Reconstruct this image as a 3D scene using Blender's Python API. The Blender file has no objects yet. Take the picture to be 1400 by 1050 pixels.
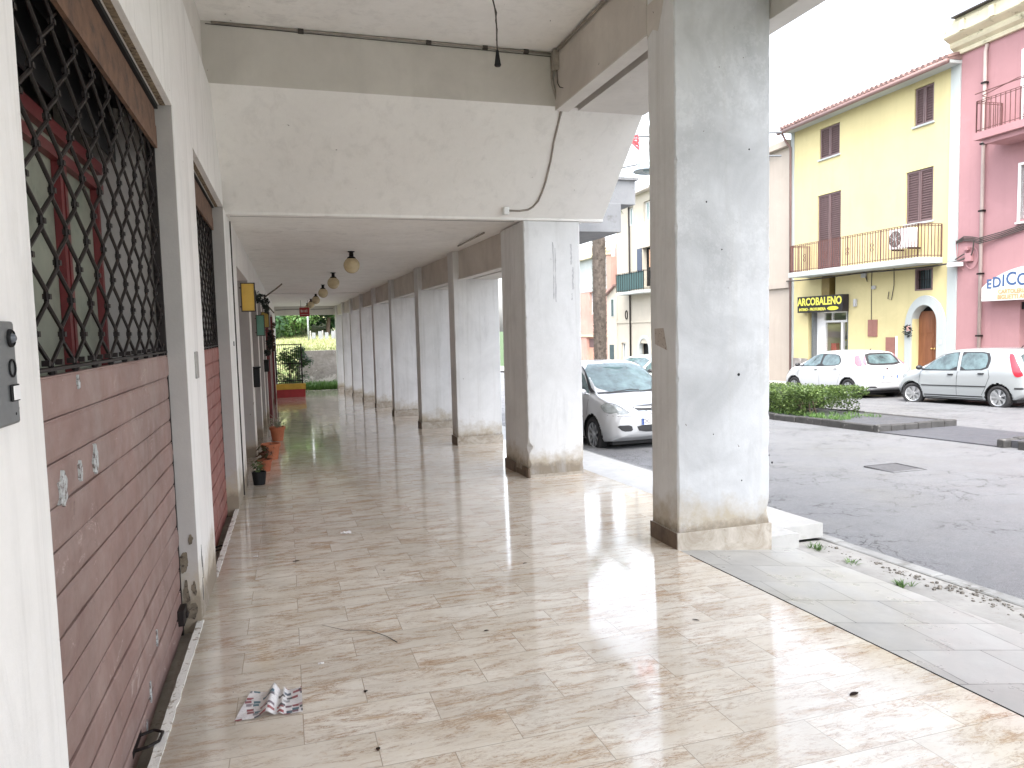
import bpy, bmesh, math, random
from mathutils import Vector, Matrix, noise
random.seed(7)
PI = math.pi
sc = bpy.context.scene
col = sc.collection
H = 1.55; S = 0.0338
def fz(y, h=0.0): return -H - S*y + h          # the arcade floor and the street fall away gently
def rz(y, h=0.0): return -H - 0.2 - S*y + h    # road surface
def wx(y): return -0.572 + 0.0044*y            # line of the shop wall
# ---------------------------------------------------------------- materials
class N:
    def __init__(s, name):
        m = bpy.data.materials.new(name); m.use_nodes = True
        s.m = m; s.t = m.node_tree; s.t.nodes.clear()
        s.out = s.n('ShaderNodeOutputMaterial'); s.b = s.n('ShaderNodeBsdfPrincipled')
        s.l(s.b.outputs[0], s.out.inputs[0])
        s.tc = s.n('ShaderNodeTexCoord')
    def n(s, ty, **k):
        x = s.t.nodes.new(ty)
        for a, v in k.items(): setattr(x, a, v)
        return x
    def l(s, a, b): s.t.links.new(a, b)
    def co(s, sx=1, sy=1, sz=1, kind='Object', rot=(0,0,0)):
        mp = s.n('ShaderNodeMapping'); mp.inputs['Scale'].default_value = (sx, sy, sz)
        mp.inputs['Rotation'].default_value = rot
        s.l(s.tc.outputs[kind], mp.inputs[0]); return mp.outputs[0]
    def noise(s, scale=5, detail=6, rough=.6, dist=0, vec=None, w=None):
        x = s.n('ShaderNodeTexNoise')
        if w is not None: x.noise_dimensions = '4D'; s.l(w, x.inputs['W'])
        x.inputs['Scale'].default_value = scale; x.inputs['Detail'].default_value = detail
        x.inputs['Roughness'].default_value = rough; x.inputs['Distortion'].default_value = dist
        s.l(vec if vec is not None else s.tc.outputs['Object'], x.inputs['Vector']); return x.outputs[0]
    def ramp(s, v, lo, hi, a=0.0, b=1.0):
        x = s.n('ShaderNodeMapRange'); x.clamp = True
        x.inputs[1].default_value = lo; x.inputs[2].default_value = hi
        x.inputs[3].default_value = a; x.inputs[4].default_value = b
        s.l(v, x.inputs[0]); return x.outputs[0]
    def math(s, op, a, b=None):
        x = s.n('ShaderNodeMath', operation=op)
        for i, v in enumerate((a, b)):
            if v is None: continue
            if isinstance(v, (int, float)): x.inputs[i].default_value = v
            else: s.l(v, x.inputs[i])
        return x.outputs[0]
    def mix(s, f, a, b):
        x = s.n('ShaderNodeMix', data_type='RGBA')
        for i, v in ((0, f), (6, a), (7, b)):
            if isinstance(v, (int, float)): x.inputs[i].default_value = v
            elif isinstance(v, tuple): x.inputs[i].default_value = (*v, 1)
            else: s.l(v, x.inputs[i])
        return x.outputs[2]
    def color(s, c):
        if isinstance(c, tuple): s.b.inputs['Base Color'].default_value = (*c, 1)
        else: s.l(c, s.b.inputs['Base Color'])
    def bump(s, h, st=.3, d=.01):
        x = s.n('ShaderNodeBump'); x.inputs['Strength'].default_value = st; x.inputs['Distance'].default_value = d
        s.l(h, x.inputs['Height']); s.l(x.outputs[0], s.b.inputs['Normal'])
    def set(s, **k):
        for a, v in k.items():
            i = s.b.inputs[a.replace('_', ' ')]
            if isinstance(v, (int, float, tuple)): i.default_value = v
            else: s.l(v, i)
def mat(name, c, rough=.6, var=.12, scale=6, bump=0, metal=0, spec=.5, c2=None, lo=.55, hi=.62, s2=9, coat=0):
    x = N(name)
    n = x.noise(scale, 5, .65)
    a = tuple(v*(1-var) for v in c); b = tuple(min(1, v*(1+var)) for v in c)
    cc = x.mix(x.ramp(n, .3, .7), a, b)
    if c2: cc = x.mix(x.ramp(x.noise(s2, 8, .7), lo, hi), cc, c2)
    x.color(cc); x.set(Roughness=rough, Metallic=metal); x.b.inputs['Specular IOR Level'].default_value = spec
    if coat: x.b.inputs['Coat Weight'].default_value = coat; x.b.inputs['Coat Roughness'].default_value = .04
    if bump: x.bump(x.noise(scale*12, 5, .6), bump, .006)
    return x.m
def plaster(name, c=(.74,.745,.745), grime=(.50,.50,.49), amount=.5, base=True, chips=True, flake=True):
    x = N(name)
    big = x.noise(1.3, 5, .6, .6); fine = x.noise(14, 6, .7)
    cc = x.mix(x.ramp(big, .38, .72, 0, amount), c, grime)
    cc = x.mix(x.ramp(fine, .35, .75, 0, .22), cc, tuple(v*.8 for v in c))
    st = x.noise(1, 6, .65, .3, x.co(7, 7, .35))                     # thin run marks down the face
    cc = x.mix(x.ramp(st, .52, .72, 0, .38 if base else .2), cc, (.42,.41,.385))
    sep = x.n('ShaderNodeSeparateXYZ'); x.l(x.tc.outputs['Object'], sep.inputs[0])
    if base:                                                        # rising damp and mud above the floor
        h = x.math('ADD', x.math('ADD', sep.outputs[2], .119), x.math('MULTIPLY', sep.outputs[1], S))
        hn = x.math('SUBTRACT', h, x.math('MULTIPLY', x.noise(3.5, 6, .7), .75))
        cc = x.mix(x.ramp(hn, .02, -.22, 0, .8), cc, (.40,.335,.235))
        cc = x.mix(x.ramp(x.math('SUBTRACT', h, x.math('MULTIPLY', x.noise(11, 5, .7), .2)), .1, .03, 0, .75), cc, (.2,.165,.125))
    if flake:                                                       # patches where the paint has flaked
        fm = x.math('MULTIPLY', x.ramp(x.noise(1.1, 3, .5), .5, .58), x.ramp(x.noise(13, 8, .8), .5, .56))
        cc = x.mix(x.math('MULTIPLY', fm, .13), cc, (.84,.84,.85))
        run = x.math('MULTIPLY', x.ramp(x.noise(1, 7, .7, .5, x.co(4.5, 4.5, .9)), .52, .68), x.ramp(x.noise(.9, 4, .6), .42, .6))
        cc = x.mix(x.math('MULTIPLY', run, .45), cc, tuple(v*.62 for v in c))
    if chips:
        cm = x.math('MULTIPLY', x.ramp(x.noise(19, 3, .5, .6), .75, .765), x.ramp(x.noise(.8, 2, .5), .48, .5))
        cc = x.mix(cm, cc, (.16,.14,.12))
    x.color(cc); x.set(Roughness=.85); x.b.inputs['Specular IOR Level'].default_value = .25
    x.bump(x.math('ADD', x.noise(55, 6, .7), x.math('MULTIPLY', x.noise(5, 3, .5), 1.5)), .35, .004)
    return x.m
MT = {}
MT['plaster'] = plaster('plaster_pillar')
MT['plaster_grime_shade'] = plaster('plaster_grime_shade', (.58,.59,.60), (.33,.335,.34), .85)  # first pillar's front: grime plus shade put into a darker base colour
MT['plaster_wall'] = plaster('plaster_wall', (.82,.81,.785), (.64,.625,.59), .35)
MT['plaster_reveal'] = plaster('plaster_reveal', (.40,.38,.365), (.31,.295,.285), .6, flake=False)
MT['ceiling'] = plaster('plaster_ceiling', (.86,.845,.81), (.70,.68,.64), .45, base=False)
MT['soffit'] = plaster('plaster_soffit', (.84,.825,.795), (.74,.72,.685), .4, base=False, flake=False)
MT['beam'] = plaster('plaster_beam', (.68,.655,.61), (.54,.52,.48), .6, base=False, flake=False)
MT['brown_beam'] = plaster('brown_beam', (.66,.62,.57), (.46,.42,.38), .8, base=False, flake=False)
def marble():
    x = N('marble_floor')
    br = x.n('ShaderNodeTexBrick'); br.offset = .5
    br.inputs['Scale'].default_value = 1; br.inputs['Brick Width'].default_value = .56
    br.inputs['Row Height'].default_value = .27; br.inputs['Mortar Size'].default_value = .0022
    br.inputs['Mortar Smooth'].default_value = .3
    br.inputs['Color1'].default_value = (0,0,0,1); br.inputs['Color2'].default_value = (1,1,1,1); br.inputs['Mortar'].default_value = (.5,.5,.5,1)
    x.l(x.tc.outputs['Object'], br.inputs[0])
    tile = x.math('MULTIPLY', br.outputs[0], 7.0)
    vec = x.co(1.7, 6.2, 1, rot=(0,0,.10))
    v1 = x.noise(1.7, 9, .68, .9, vec, tile)
    v2 = x.noise(3.8, 10, .75, 1.4, vec, tile)
    cloud = x.noise(1.0, 5, .6, .3, x.co(2.2,3.5,1), tile)
    c = x.mix(x.ramp(cloud, .3, .7), (.66,.575,.46), (.87,.82,.73))
    c = x.mix(x.ramp(br.outputs[0], 0, 1, 0, .20), c, (.70,.665,.60))
    c = x.mix(x.ramp(v1, .50, .66, 0, .8), c, (.50,.325,.18))
    c = x.mix(x.ramp(x.noise(2.6, 9, .75, 1.6, x.co(2.2,7.5,1), tile), .57, .66, 0, .7), c, (.42,.28,.17))
    # thin ridged veins
    r = x.math('ABSOLUTE', x.math('SUBTRACT', v2, .5))
    m = x.math('MULTIPLY', x.ramp(r, .03, .0), x.ramp(v1, .42, .56))
    c = x.mix(x.math('MULTIPLY', m, .85), c, (.30,.165,.09))
    r2 = x.math('ABSOLUTE', x.math('SUBTRACT', x.noise(2.2, 8, .7, 1.0, vec, tile), .47))
    c = x.mix(x.math('MULTIPLY', x.ramp(r2, .02, .0), .35), c, (.80,.78,.72))
    c = x.mix(x.math('MULTIPLY', br.outputs[1], .75), c, (.34,.28,.21))
    c = x.mix(x.math('MULTIPLY', x.ramp(br.outputs[0], .72, .74), .18), c, (.50,.44,.36))
    c = x.mix(x.math('MULTIPLY', x.ramp(x.noise(5.5, 8, .75, 2.0, x.co(1.2,2.4,1), tile), .58, .66), .5), c, (.55,.37,.22))
    gr = x.noise(.9, 5, .65, .4)
    c = x.mix(x.ramp(gr, .5, .78, 0, .28), c, (.40,.38,.34))
    sp = x.ramp(x.noise(38, 2, .5), .76, .78)
    c = x.mix(x.math('MULTIPLY', sp, .7), c, (.12,.09,.07))
    sep = x.n('ShaderNodeSeparateXYZ'); x.l(x.tc.outputs['Object'], sep.inputs[0])
    e = x.math('ADD', sep.outputs[0], x.math('MULTIPLY', x.noise(2.3, 5, .6), -.55))   # dirt swept against the shop wall
    c = x.mix(x.ramp(e, -.45, -.85, 0, .6), c, (.27,.245,.20))
    x.color(c)
    ro = x.math('ADD', x.ramp(gr, .35, .75, .03, .13), x.ramp(x.noise(16, 6, .7), .4, .8, 0, .08))
    x.set(Roughness=ro); x.b.inputs['Specular IOR Level'].default_value = .75
    x.bump(x.math('SUBTRACT', x.math('MULTIPLY', x.noise(3.2, 3, .5), .7), x.math('MULTIPLY', br.outputs[1], .3)), .08, .006)
    return x.m
MT['marble'] = marble()
def greytile():
    x = N('grey_slabs')
    br = x.n('ShaderNodeTexBrick'); br.offset = .35
    br.inputs['Scale'].default_value = 1; br.inputs['Brick Width'].default_value = .42; br.inputs['Row Height'].default_value = .40
    br.inputs['Mortar Size'].default_value = .003
    br.inputs['Color1'].default_value = (.35,.345,.325,1); br.inputs['Color2'].default_value = (.42,.415,.395,1); br.inputs['Mortar'].default_value = (.05,.05,.045,1)
    x.l(x.co(1,1,1,rot=(0,0,.13)), br.inputs[0])
    c = x.mix(x.ramp(x.noise(2.4, 6, .65, .4), .4, .75, 0, .6), br.outputs[0], (.52,.52,.495))
    c = x.mix(x.ramp(x.noise(30, 4, .7), .6, .75, 0, .3), c, (.2,.2,.19))
    x.color(c); x.set(Roughness=x.ramp(x.noise(4,5,.6), .3, .7, .22, .5)); x.bump(x.noise(60,5,.6), .15, .003)
    return x.m
MT['greytile'] = greytile()
def asphalt(name='asphalt', c=(.135,.137,.143), c2=(.172,.175,.182), cr=True):
    x = N(name)
    sp = x.noise(180, 3, .7)
    cc = x.mix(x.ramp(sp, .38, .62), tuple(v*.42 for v in c), tuple(v*1.7 for v in c))
    cc = x.mix(x.ramp(x.noise(.55, 5, .6, .5), .4, .68, 0, .6), cc, x.mix(x.ramp(x.noise(70,4,.8),.4,.6), tuple(v*.7 for v in c2), tuple(v*1.2 for v in c2)))
    cc = x.mix(x.ramp(x.noise(9, 6, .7), .60, .75, 0, .45), cc, (.06,.06,.06))
    cc = x.mix(x.ramp(x.noise(34, 6, .8), .52, .66, 0, .55), cc, (.055,.055,.058))
    if cr:
        v = x.n('ShaderNodeTexVoronoi', feature='DISTANCE_TO_EDGE'); v.inputs['Scale'].default_value = 1.5
        mp = x.n('ShaderNodeVectorMath', operation='ADD'); nn = x.n('ShaderNodeTexNoise'); nn.inputs['Scale'].default_value = 3; nn.inputs['Detail'].default_value = 6
        x.l(x.tc.outputs['Object'], nn.inputs['Vector']); x.l(x.tc.outputs['Object'], mp.inputs[0]); x.l(nn.outputs[1], mp.inputs[1]); x.l(mp.outputs[0], v.inputs['Vector'])
        m = x.math('MULTIPLY', x.ramp(v.outputs[0], .022, .005), x.ramp(x.noise(.7, 4, .55), .46, .52))
        cc = x.mix(m, cc, (.035,.035,.035))
    x.color(cc); x.set(Roughness=x.ramp(x.noise(1.2, 5, .6), .3, .7, .36, .7)); x.bump(sp, .5, .006)
    return x.m
MT['asphalt'] = asphalt()
MT['asphalt_dark'] = asphalt('asphalt_dark', (.062,.065,.075), (.085,.087,.095), False)
MT['concrete'] = mat('concrete', (.33,.32,.30), .85, .2, 3, .4, c2=(.2,.19,.17), lo=.55, hi=.7)
MT['beam_shade'] = plaster('plaster_beam_shade', (.60,.575,.53), (.46,.44,.405), .7, base=False, flake=False)  # darker beam plaster: shade painted on the soffit's upright face
MT['concrete_grey'] = mat('concrete_grey', (.27,.275,.285), .85, .14, 2.5, .3, c2=(.17,.165,.16), lo=.55, hi=.72, s2=6)
MT['concrete_pale'] = mat('concrete_pale', (.42,.425,.43), .85, .14, 2.5, .3, c2=(.32,.31,.29), lo=.58, hi=.75, s2=6)
MT['basalt'] = mat('basalt_kerb', (.045,.044,.043), .7, .35, 7, .6, c2=(.20,.195,.185), lo=.60, hi=.68, s2=5)
def plinth():
    x = N('marble_plinth')
    c = x.mix(x.ramp(x.noise(4, 8, .7, 1.2), .35, .68), (.30,.25,.19), (.54,.50,.44))
    c = x.mix(x.ramp(x.noise(9, 6, .7), .58, .72, 0, .7), c, (.14,.11,.08))
    x.color(c); x.set(Roughness=.45); x.bump(x.noise(30,5,.6), .2, .003); return x.m
MT['plinth'] = plinth()
MT['plinth_dark'] = mat('plinth_dark', (.14,.10,.07), .6, .4, 6, .2)
def shutter(name, c, dust):
    x = N(name)
    cc = x.mix(x.ramp(x.noise(2.2, 6, .65, .5), .35, .7), tuple(v*.82 for v in c), tuple(v*1.12 for v in c))
    cc = x.mix(x.ramp(x.noise(3.0, 7, .7, .6), .42, .75, 0, .45), cc, dust)
    cc = x.mix(x.ramp(x.noise(1, 8, .8, 1.0, x.co(14, 5, 9)), .60, .66, 0, .5), cc, tuple(v*1.5 for v in dust))
    cc = x.mix(x.ramp(x.noise(6, 7, .75, .8), .62, .68, 0, .6), cc, tuple(v*.45 for v in c))
    st = x.noise(1, 5, .6, .3, x.co(10, 10, 1.0))
    cc = x.mix(x.ramp(st, .58, .75, 0, .3), cc, tuple(v*.5 for v in c))
    x.color(cc); x.set(Roughness=x.ramp(x.noise(8,5,.6),.3,.7,.42,.62)); x.b.inputs['Specular IOR Level'].default_value=.35
    x.bump(x.noise(40,5,.6), .25, .002); return x.m
MT['shutter'] = shutter('shutter_paint', (.255,.165,.145), (.39,.325,.295))
MT['shutter_red'] = shutter('shutter_paint_red', (.26,.095,.08), (.32,.17,.145))
MT['peel'] = mat('peeled_patch', (.42,.44,.44), .6, .35, 60, c2=(.12,.09,.08), lo=.5, hi=.6, s2=40)
MT['iron'] = mat('dark_iron', (.010,.006,.0055), .55, .35, 30, .1, metal=.3)
MT['rust'] = mat('rusty_steel', (.14,.075,.045), .75, .3, 12, .2, c2=(.06,.035,.025), lo=.5, hi=.65)
MT['black'] = mat('black_plastic', (.010,.010,.011), .6, .2, 10, spec=.25)
MT['rubber'] = mat('tyre_rubber', (.018,.018,.019), .8, .2, 30, .2)
MT['steel'] = mat('brushed_steel', (.5,.51,.52), .32, .08, 20, metal=.9)
MT['rim'] = mat('alloy_rim', (.56,.57,.58), .3, .08, 20, metal=.75)
MT['greysteel'] = mat('grey_panel', (.19,.20,.205), .38, .1, 18, metal=.6)
MT['white'] = mat('white_paint', (.78,.78,.77), .5, .05, 8)
MT['white_edge'] = mat('chipped_white_edge', (.74,.73,.69), .8, .1, 8, .4, c2=(.33,.29,.23), lo=.54, hi=.6, s2=16)
MT['frost'] = mat('dusty_green_glass', (.24,.26,.205), .35, .25, 2.5, c2=(.12,.15,.11), lo=.5, hi=.65, s2=3)
MT['redframe'] = mat('red_frame', (.13,.016,.018), .45, .2, 8)
MT['globe'] = mat('cream_glass_globe', (.60,.50,.31), .25, .12, 7, spec=.6, c2=(.38,.29,.15), lo=.55, hi=.75, s2=6)
MT['cable'] = mat('grey_conduit', (.30,.27,.235), .7, .2, 10)
MT['darkcable'] = mat('dark_cable', (.05,.042,.036), .6, .2, 10)
MT['terracotta'] = mat('terracotta', (.43,.145,.07), .8, .15, 9, .2, c2=(.5,.3,.2), lo=.6, hi=.75, s2=6)
MT['terracotta_dark'] = mat('terracotta_dark', (.35,.11,.055), .8, .15, 9, .2)
MT['soil'] = mat('soil', (.04,.028,.02), .95, .3, 40, .6)
MT['yellow_sign'] = mat('yellow_acrylic', (.62,.38,.04), .35, .1, 6, c2=(.45,.25,.03), lo=.6, hi=.75)
MT['green_sign'] = mat('green_acrylic', (.12,.34,.25), .35, .12, 6)
MT['olive_sign'] = mat('ochre_acrylic', (.42,.30,.05), .4, .12, 6)
MT['sign_red'] = mat('sign_red', (.33,.02,.02), .4, .15, 8)
MT['wood'] = None
def wood():
    x = N('brown_door_wood')
    g = x.noise(1, 6, .6, .6, x.co(14, 14, 1.2))
    c = x.mix(x.ramp(g, .3, .7), (.17,.062,.03), (.26,.105,.052)); x.color(c); x.set(Roughness=.4); return x.m
MT['wood'] = wood()
def leafm(name, a, b):
    x = N(name)
    gi = x.n('ShaderNodeNewGeometry')
    rnd = gi.outputs['Random Per Island']
    c = x.mix(rnd, a, b)
    c = x.mix(x.ramp(x.noise(2.5, 3, .5), .35, .7, 0, .5), c, tuple(v*.55 for v in a))
    x.color(c); x.set(Roughness=.5)
    tr = x.n('ShaderNodeBsdfTranslucent'); x.l(c, tr.inputs[0])
    ms = x.n('ShaderNodeMixShader'); ms.inputs[0].default_value = .25
    x.l(x.b.outputs[0], ms.inputs[1]); x.l(tr.outputs[0], ms.inputs[2]); x.l(ms.outputs[0], x.out.inputs[0])
    return x.m
MT['hedge'] = leafm('box_leaves', (.05,.10,.02), (.15,.22,.055))
MT['hedge_top'] = MT['hedge']
MT['weed'] = leafm('weed_leaves', (.06,.15,.03), (.16,.27,.07))
MT['tree'] = leafm('tree_leaves', (.02,.06,.022), (.07,.15,.045))
MT['darkplant'] = leafm('dark_plant', (.012,.02,.018), (.035,.05,.038))
MT['potplant'] = leafm('pot_leaves', (.03,.06,.02), (.11,.14,.05))
MT['redleaf'] = leafm('red_leaves', (.10,.025,.015), (.05,.06,.02))
MT['pothos'] = leafm('pale_leaves', (.2,.26,.15), (.42,.45,.34))
MT['drygrass'] = leafm('bank_grass', (.20,.24,.08), (.42,.40,.20))
MT['bark'] = mat('bark', (.12,.09,.065), .9, .3, 20, .5)
MT['bank'] = mat('bank_ground', (.26,.26,.13), .95, .3, 1.5, .3, c2=(.14,.2,.06), lo=.45, hi=.6, s2=3)
MT['hill'] = mat('hill_ground', (.05,.09,.03), .95, .3, .7, .3)
MT['paper'] = mat('paper_white', (.74,.72,.71), .6, .04, 10)
# ---------------------------------------------------------------- mesh helpers
class MB:
    def __init__(s): s.v = []; s.f = []; s.fm = []; s.mi = 0; s.cut = []
    def add(s, vs, fs):
        s.cut.append((len(s.v), len(s.f))); o = len(s.v); s.v += [tuple(v) for v in vs]
        for f in fs: s.f.append([i+o for i in f]); s.fm.append(s.mi)
        return s
    def mat(s, i): s.mi = i; return s
    def box(s, x0, x1, y0, y1, z0, z1, M=None, sh=None):
        vs = [(x,y,z) for x in (x0,x1) for y in (y0,y1) for z in (z0,z1)]
        if sh: vs = [(x,y,z - S*y) for x,y,z in vs]
        if M is not None: vs = [M @ Vector(v) for v in vs]
        fs = [(0,1,3,2),(4,6,7,5),(0,4,5,1),(2,3,7,6),(0,2,6,4),(1,5,7,3)]
        return s.add(vs, fs)
    def prism(s, poly, a, b, ax=0, M=None):
        # poly in the two other axes, extruded from a to b along axis ax
        def mk(p, t):
            q = list(p); q.insert(ax, t); return Vector(q)
        n = len(poly)
        vs = [mk(p, a) for p in poly] + [mk(p, b) for p in poly]
        if M is not None: vs = [M @ v for v in vs]
        fs = [tuple(range(n-1,-1,-1)), tuple(range(n, 2*n))] + [(i,(i+1)%n,(i+1)%n+n,i+n) for i in range(n)]
        return s.add(vs, fs)
    def tube(s, pts, r, n=8, cap=True, rs=None, close=False):
        pts = [Vector(p) for p in pts]; m = len(pts); vs = []; prev = None
        for i, p in enumerate(pts):
            if close: d = (pts[(i+1)%m]-pts[i-1])
            else: d = pts[min(i+1,m-1)] - pts[max(i-1,0)]
            d.normalize()
            if prev is None:
                u = d.orthogonal().normalized()
            else:
                u = prev - d*prev.dot(d)
                u = u.normalized() if u.length > 1e-6 else d.orthogonal().normalized()
            prev = u; w = d.cross(u); rr = rs[i] if rs else r
            for k in range(n):
                a = 2*PI*k/n + PI/n; vs.append(p + (u*math.cos(a)+w*math.sin(a))*rr)
        fs = []
        for i in range(m if close else m-1):
            j = (i+1) % m
            for k in range(n):
                k2 = (k+1) % n; fs.append((i*n+k, i*n+k2, j*n+k2, j*n+k))
        if cap and not close: fs += [tuple(range(n-1,-1,-1)), tuple(range((m-1)*n, m*n))]
        return s.add(vs, fs)
    def lathe(s, prof, n=24, c=(0,0,0), M=None, cap=False):
        vs = []
        for r, z in prof:
            for k in range(n):
                a = 2*PI*k/n; vs.append(Vector((r*math.cos(a), r*math.sin(a), z)))
        if M is not None: vs = [M @ v for v in vs]
        vs = [v + Vector(c) for v in vs]; fs = []
        for i in range(len(prof)-1):
            for k in range(n):
                k2 = (k+1)%n; fs.append((i*n+k, i*n+k2, (i+1)*n+k2, (i+1)*n+k))
        if cap: fs += [tuple(range(n-1,-1,-1)), tuple(range((len(prof)-1)*n, len(prof)*n))]
        return s.add(vs, fs)
    def sphere(s, c, r, n=20, m=12, sz=1):
        prof = [(max(1e-4, r*math.sin(PI*i/m)), -r*sz*math.cos(PI*i/m)) for i in range(m+1)]
        return s.lathe(prof, n, c)
    def build(s, name, m, parent=None, world=True, smooth=False, bevel=0):
        me = bpy.data.meshes.new(name)
        off = Vector((0,0,0))
        P = None
        if world and parent is not None:
            chain = Matrix.Identity(4); p = parent
            while p is not None:
                chain = (Matrix.Translation(p.location) @ p.rotation_euler.to_matrix().to_4x4()) @ chain; p = p.parent
            P = chain.inverted()
        vs = [tuple(P @ Vector(v)) for v in s.v] if P is not None else s.v
        me.from_pydata(vs, [], s.f)
        ms = m if isinstance(m, (list, tuple)) else [m]
        for q in ms: me.materials.append(MT[q] if isinstance(q, str) else q)
        if len(ms) > 1: me.polygons.foreach_set('material_index', s.fm)
        if smooth: me.polygons.foreach_set('use_smooth', [True]*len(me.polygons))
        me.update()
        o = bpy.data.objects.new(name, me); col.objects.link(o)
        if parent is not None: o.parent = parent
        if bevel:
            b = o.modifiers.new('bevel', 'BEVEL'); b.width = bevel; b.segments = 2; b.limit_method = 'ANGLE'; b.angle_limit = .6
        return o
def builds(mb, name, m, parent=None, **k):
    # one object for each separate piece
    out = []; cs = mb.cut + [(len(mb.v), len(mb.f))]
    for (va, fa), (vb, fb_) in zip(cs, cs[1:]):
        q = MB(); q.v = mb.v[va:vb]; q.f = [[i-va for i in f] for f in mb.f[fa:fb_]]; q.fm = mb.fm[fa:fb_]
        out.append(q.build(name, m, parent, **k))
    return out
def recenter(o):
    me = o.data; vs = [v.co.copy() for v in me.vertices]
    c = Vector(((min(v.x for v in vs)+max(v.x for v in vs))/2, (min(v.y for v in vs)+max(v.y for v in vs))/2, min(v.z for v in vs)))
    me.transform(Matrix.Translation(-c)); o.location = o.location + c
def tag(o, label=None, cat=None, group=None, kind=None):
    if label: o['label'] = label
    if cat: o['category'] = cat
    if group: o['group'] = group
    if kind: o['kind'] = kind
    return o
def empty(name, loc, rot=0, label=None, cat=None, group=None, rx=0):
    o = bpy.data.objects.new(name, None); col.objects.link(o); o.empty_display_size = .1
    o.location = loc; o.rotation_euler = (rx, 0, rot)
    return tag(o, label, cat, group)
def kids(o): return [c for c in col.objects if c.parent == o]
def copy_tree(o, parent=None):
    c = o.copy(); col.objects.link(c)
    if parent is not None: c.parent = parent
    for ch in kids(o): copy_tree(ch, c)
    return c
def text_geo(s, size, ext=.004, M=None, xs=1.0, bold=0.0, shear=0.0):
    cu = bpy.data.curves.new('t', 'FONT'); cu.body = s; cu.size = size; cu.extrude = ext; cu.align_x = 'CENTER'; cu.align_y = 'CENTER'
    cu.offset = bold; cu.shear = shear; cu.resolution_u = 3
    ob = bpy.data.objects.new('t', cu); col.objects.link(ob)
    bpy.context.view_layer.update()
    dg = bpy.context.evaluated_depsgraph_get(); me = ob.evaluated_get(dg).to_mesh()
    vs = [Vector((v.co.x*xs, v.co.y, v.co.z)) for v in me.vertices]; fs = [tuple(p.vertices) for p in me.polygons]
    if M is not None: vs = [M @ v for v in vs]
    ob.evaluated_get(dg).to_mesh_clear(); bpy.data.objects.remove(ob); bpy.data.curves.remove(cu)
    return vs, fs
def leaf(mb, c, size, nrm=None, asp=.5, up=None):
    n = Vector(nrm) if nrm is not None else Vector((random.gauss(0,1), random.gauss(0,1), random.gauss(0,1)))
    n.normalize(); u = n.orthogonal().normalized()
    u.rotate(Matrix.Rotation(random.uniform(0, 2*PI), 3, n)); w = n.cross(u)
    c = Vector(c); L = size; W = size*asp
    b = n*size*.15
    mb.add([c-u*L*.5, c+w*W*.5+b*.3, c+u*L*.5+b, c-w*W*.5+b*.3], [(0,1,2,3)])
def blades(mb, c, n, h, spread, w=.006):
    for i in range(n):
        a = random.uniform(0, 2*PI); d = random.uniform(0, 1)
        b = Vector(c) + Vector((math.cos(a), math.sin(a), 0))*spread*.4*d
        t = b + Vector((math.cos(a)*spread*(.3+.9*d), math.sin(a)*spread*(.3+.9*d), h*random.uniform(.5,1)))
        m = (b+t)/2 + Vector((0,0,h*.18)); s_ = Vector((-math.sin(a), math.cos(a), 0))*w
        mb.add([b-s_, b+s_, m+s_*.8, m-s_*.8, t], [(0,1,2,3),(3,2,4)])
# ================================================================ ground
def sheet(name, x0, x1, y0, y1, zf, m, th=.3, nx=1, ny=1, kind='structure', top_noise=0, sub=None):
    mb = MB(); vs = []; fs = []
    for j in range(ny+1):
        for i in range(nx+1):
            x = x0+(x1-x0)*i/nx; y = y0+(y1-y0)*j/ny
            vs.append((x, y, zf(x, y) + (noise.noise(Vector((x*1.3,y*1.3,0)))*top_noise if top_noise else 0)))
    for j in range(ny):
        for i in range(nx):
            a = j*(nx+1)+i; fs.append((a, a+1, a+nx+2, a+nx+1))
    mb.add(vs, fs)
    # skirts
    ring = [(i, 0) for i in range(nx+1)] + [(nx, j) for j in range(1, ny+1)] + [(i, ny) for i in range(nx-1,-1,-1)] + [(0, j) for j in range(ny-1,0,-1)]
    o = len(mb.v); idx = [j*(nx+1)+i for i, j in ring]
    mb.v += [(mb.v[k][0], mb.v[k][1], mb.v[k][2]-th) for k in idx]
    for q in range(len(idx)):
        q2 = (q+1) % len(idx); mb.f.append([idx[q2], idx[q], o+q, o+q2]); mb.fm.append(0)
    ob = mb.build(name, m); tag(ob, kind=kind); return ob
# base terrain far below and around everything
sheet('ground', -900, 900, -900, 1500, lambda x, y: -3.4 - S*min(max(y,-20),120) - (0 if y < 45 else 0), 'hill', .5, 1, 40)
# arcade floor: marble in strips that butt against each other, with the two shutter pits left out
fl = MB()
def strip(mb, x0, x1, y0, y1, h=0, th=.12):
    vs = [(x,y,fz(y,h)+dz) for x in (x0,x1) for y in (y0,y1) for dz in (-th,0)]
    mb.add(vs, [(0,1,3,2),(4,6,7,5),(0,4,5,1),(2,3,7,6),(0,2,6,4),(1,5,7,3)])
strip(fl, -.55, 2.785, -4, 37.3); strip(fl, 2.785, 3.62, 4.9, 37.3)
strip(fl, -1.0, -.55, 8.1, 37.3); strip(fl, -1.0, -.55, 4.662, 5.598)
f = fl.build('arcade_floor', 'marble'); tag(f, kind='structure')
sl = MB(); strip(sl, 3.622, 3.9, 4.9, 37.3); strip(sl, 3.9, 4.3, 5.1, 37.3)
tag(sl.build('arcade_edge_slab', mat('pale_edge_slab', (.46,.455,.44), .4, .15, 3, .1, c2=(.33,.32,.29), lo=.55, hi=.7)), kind='structure')
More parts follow.
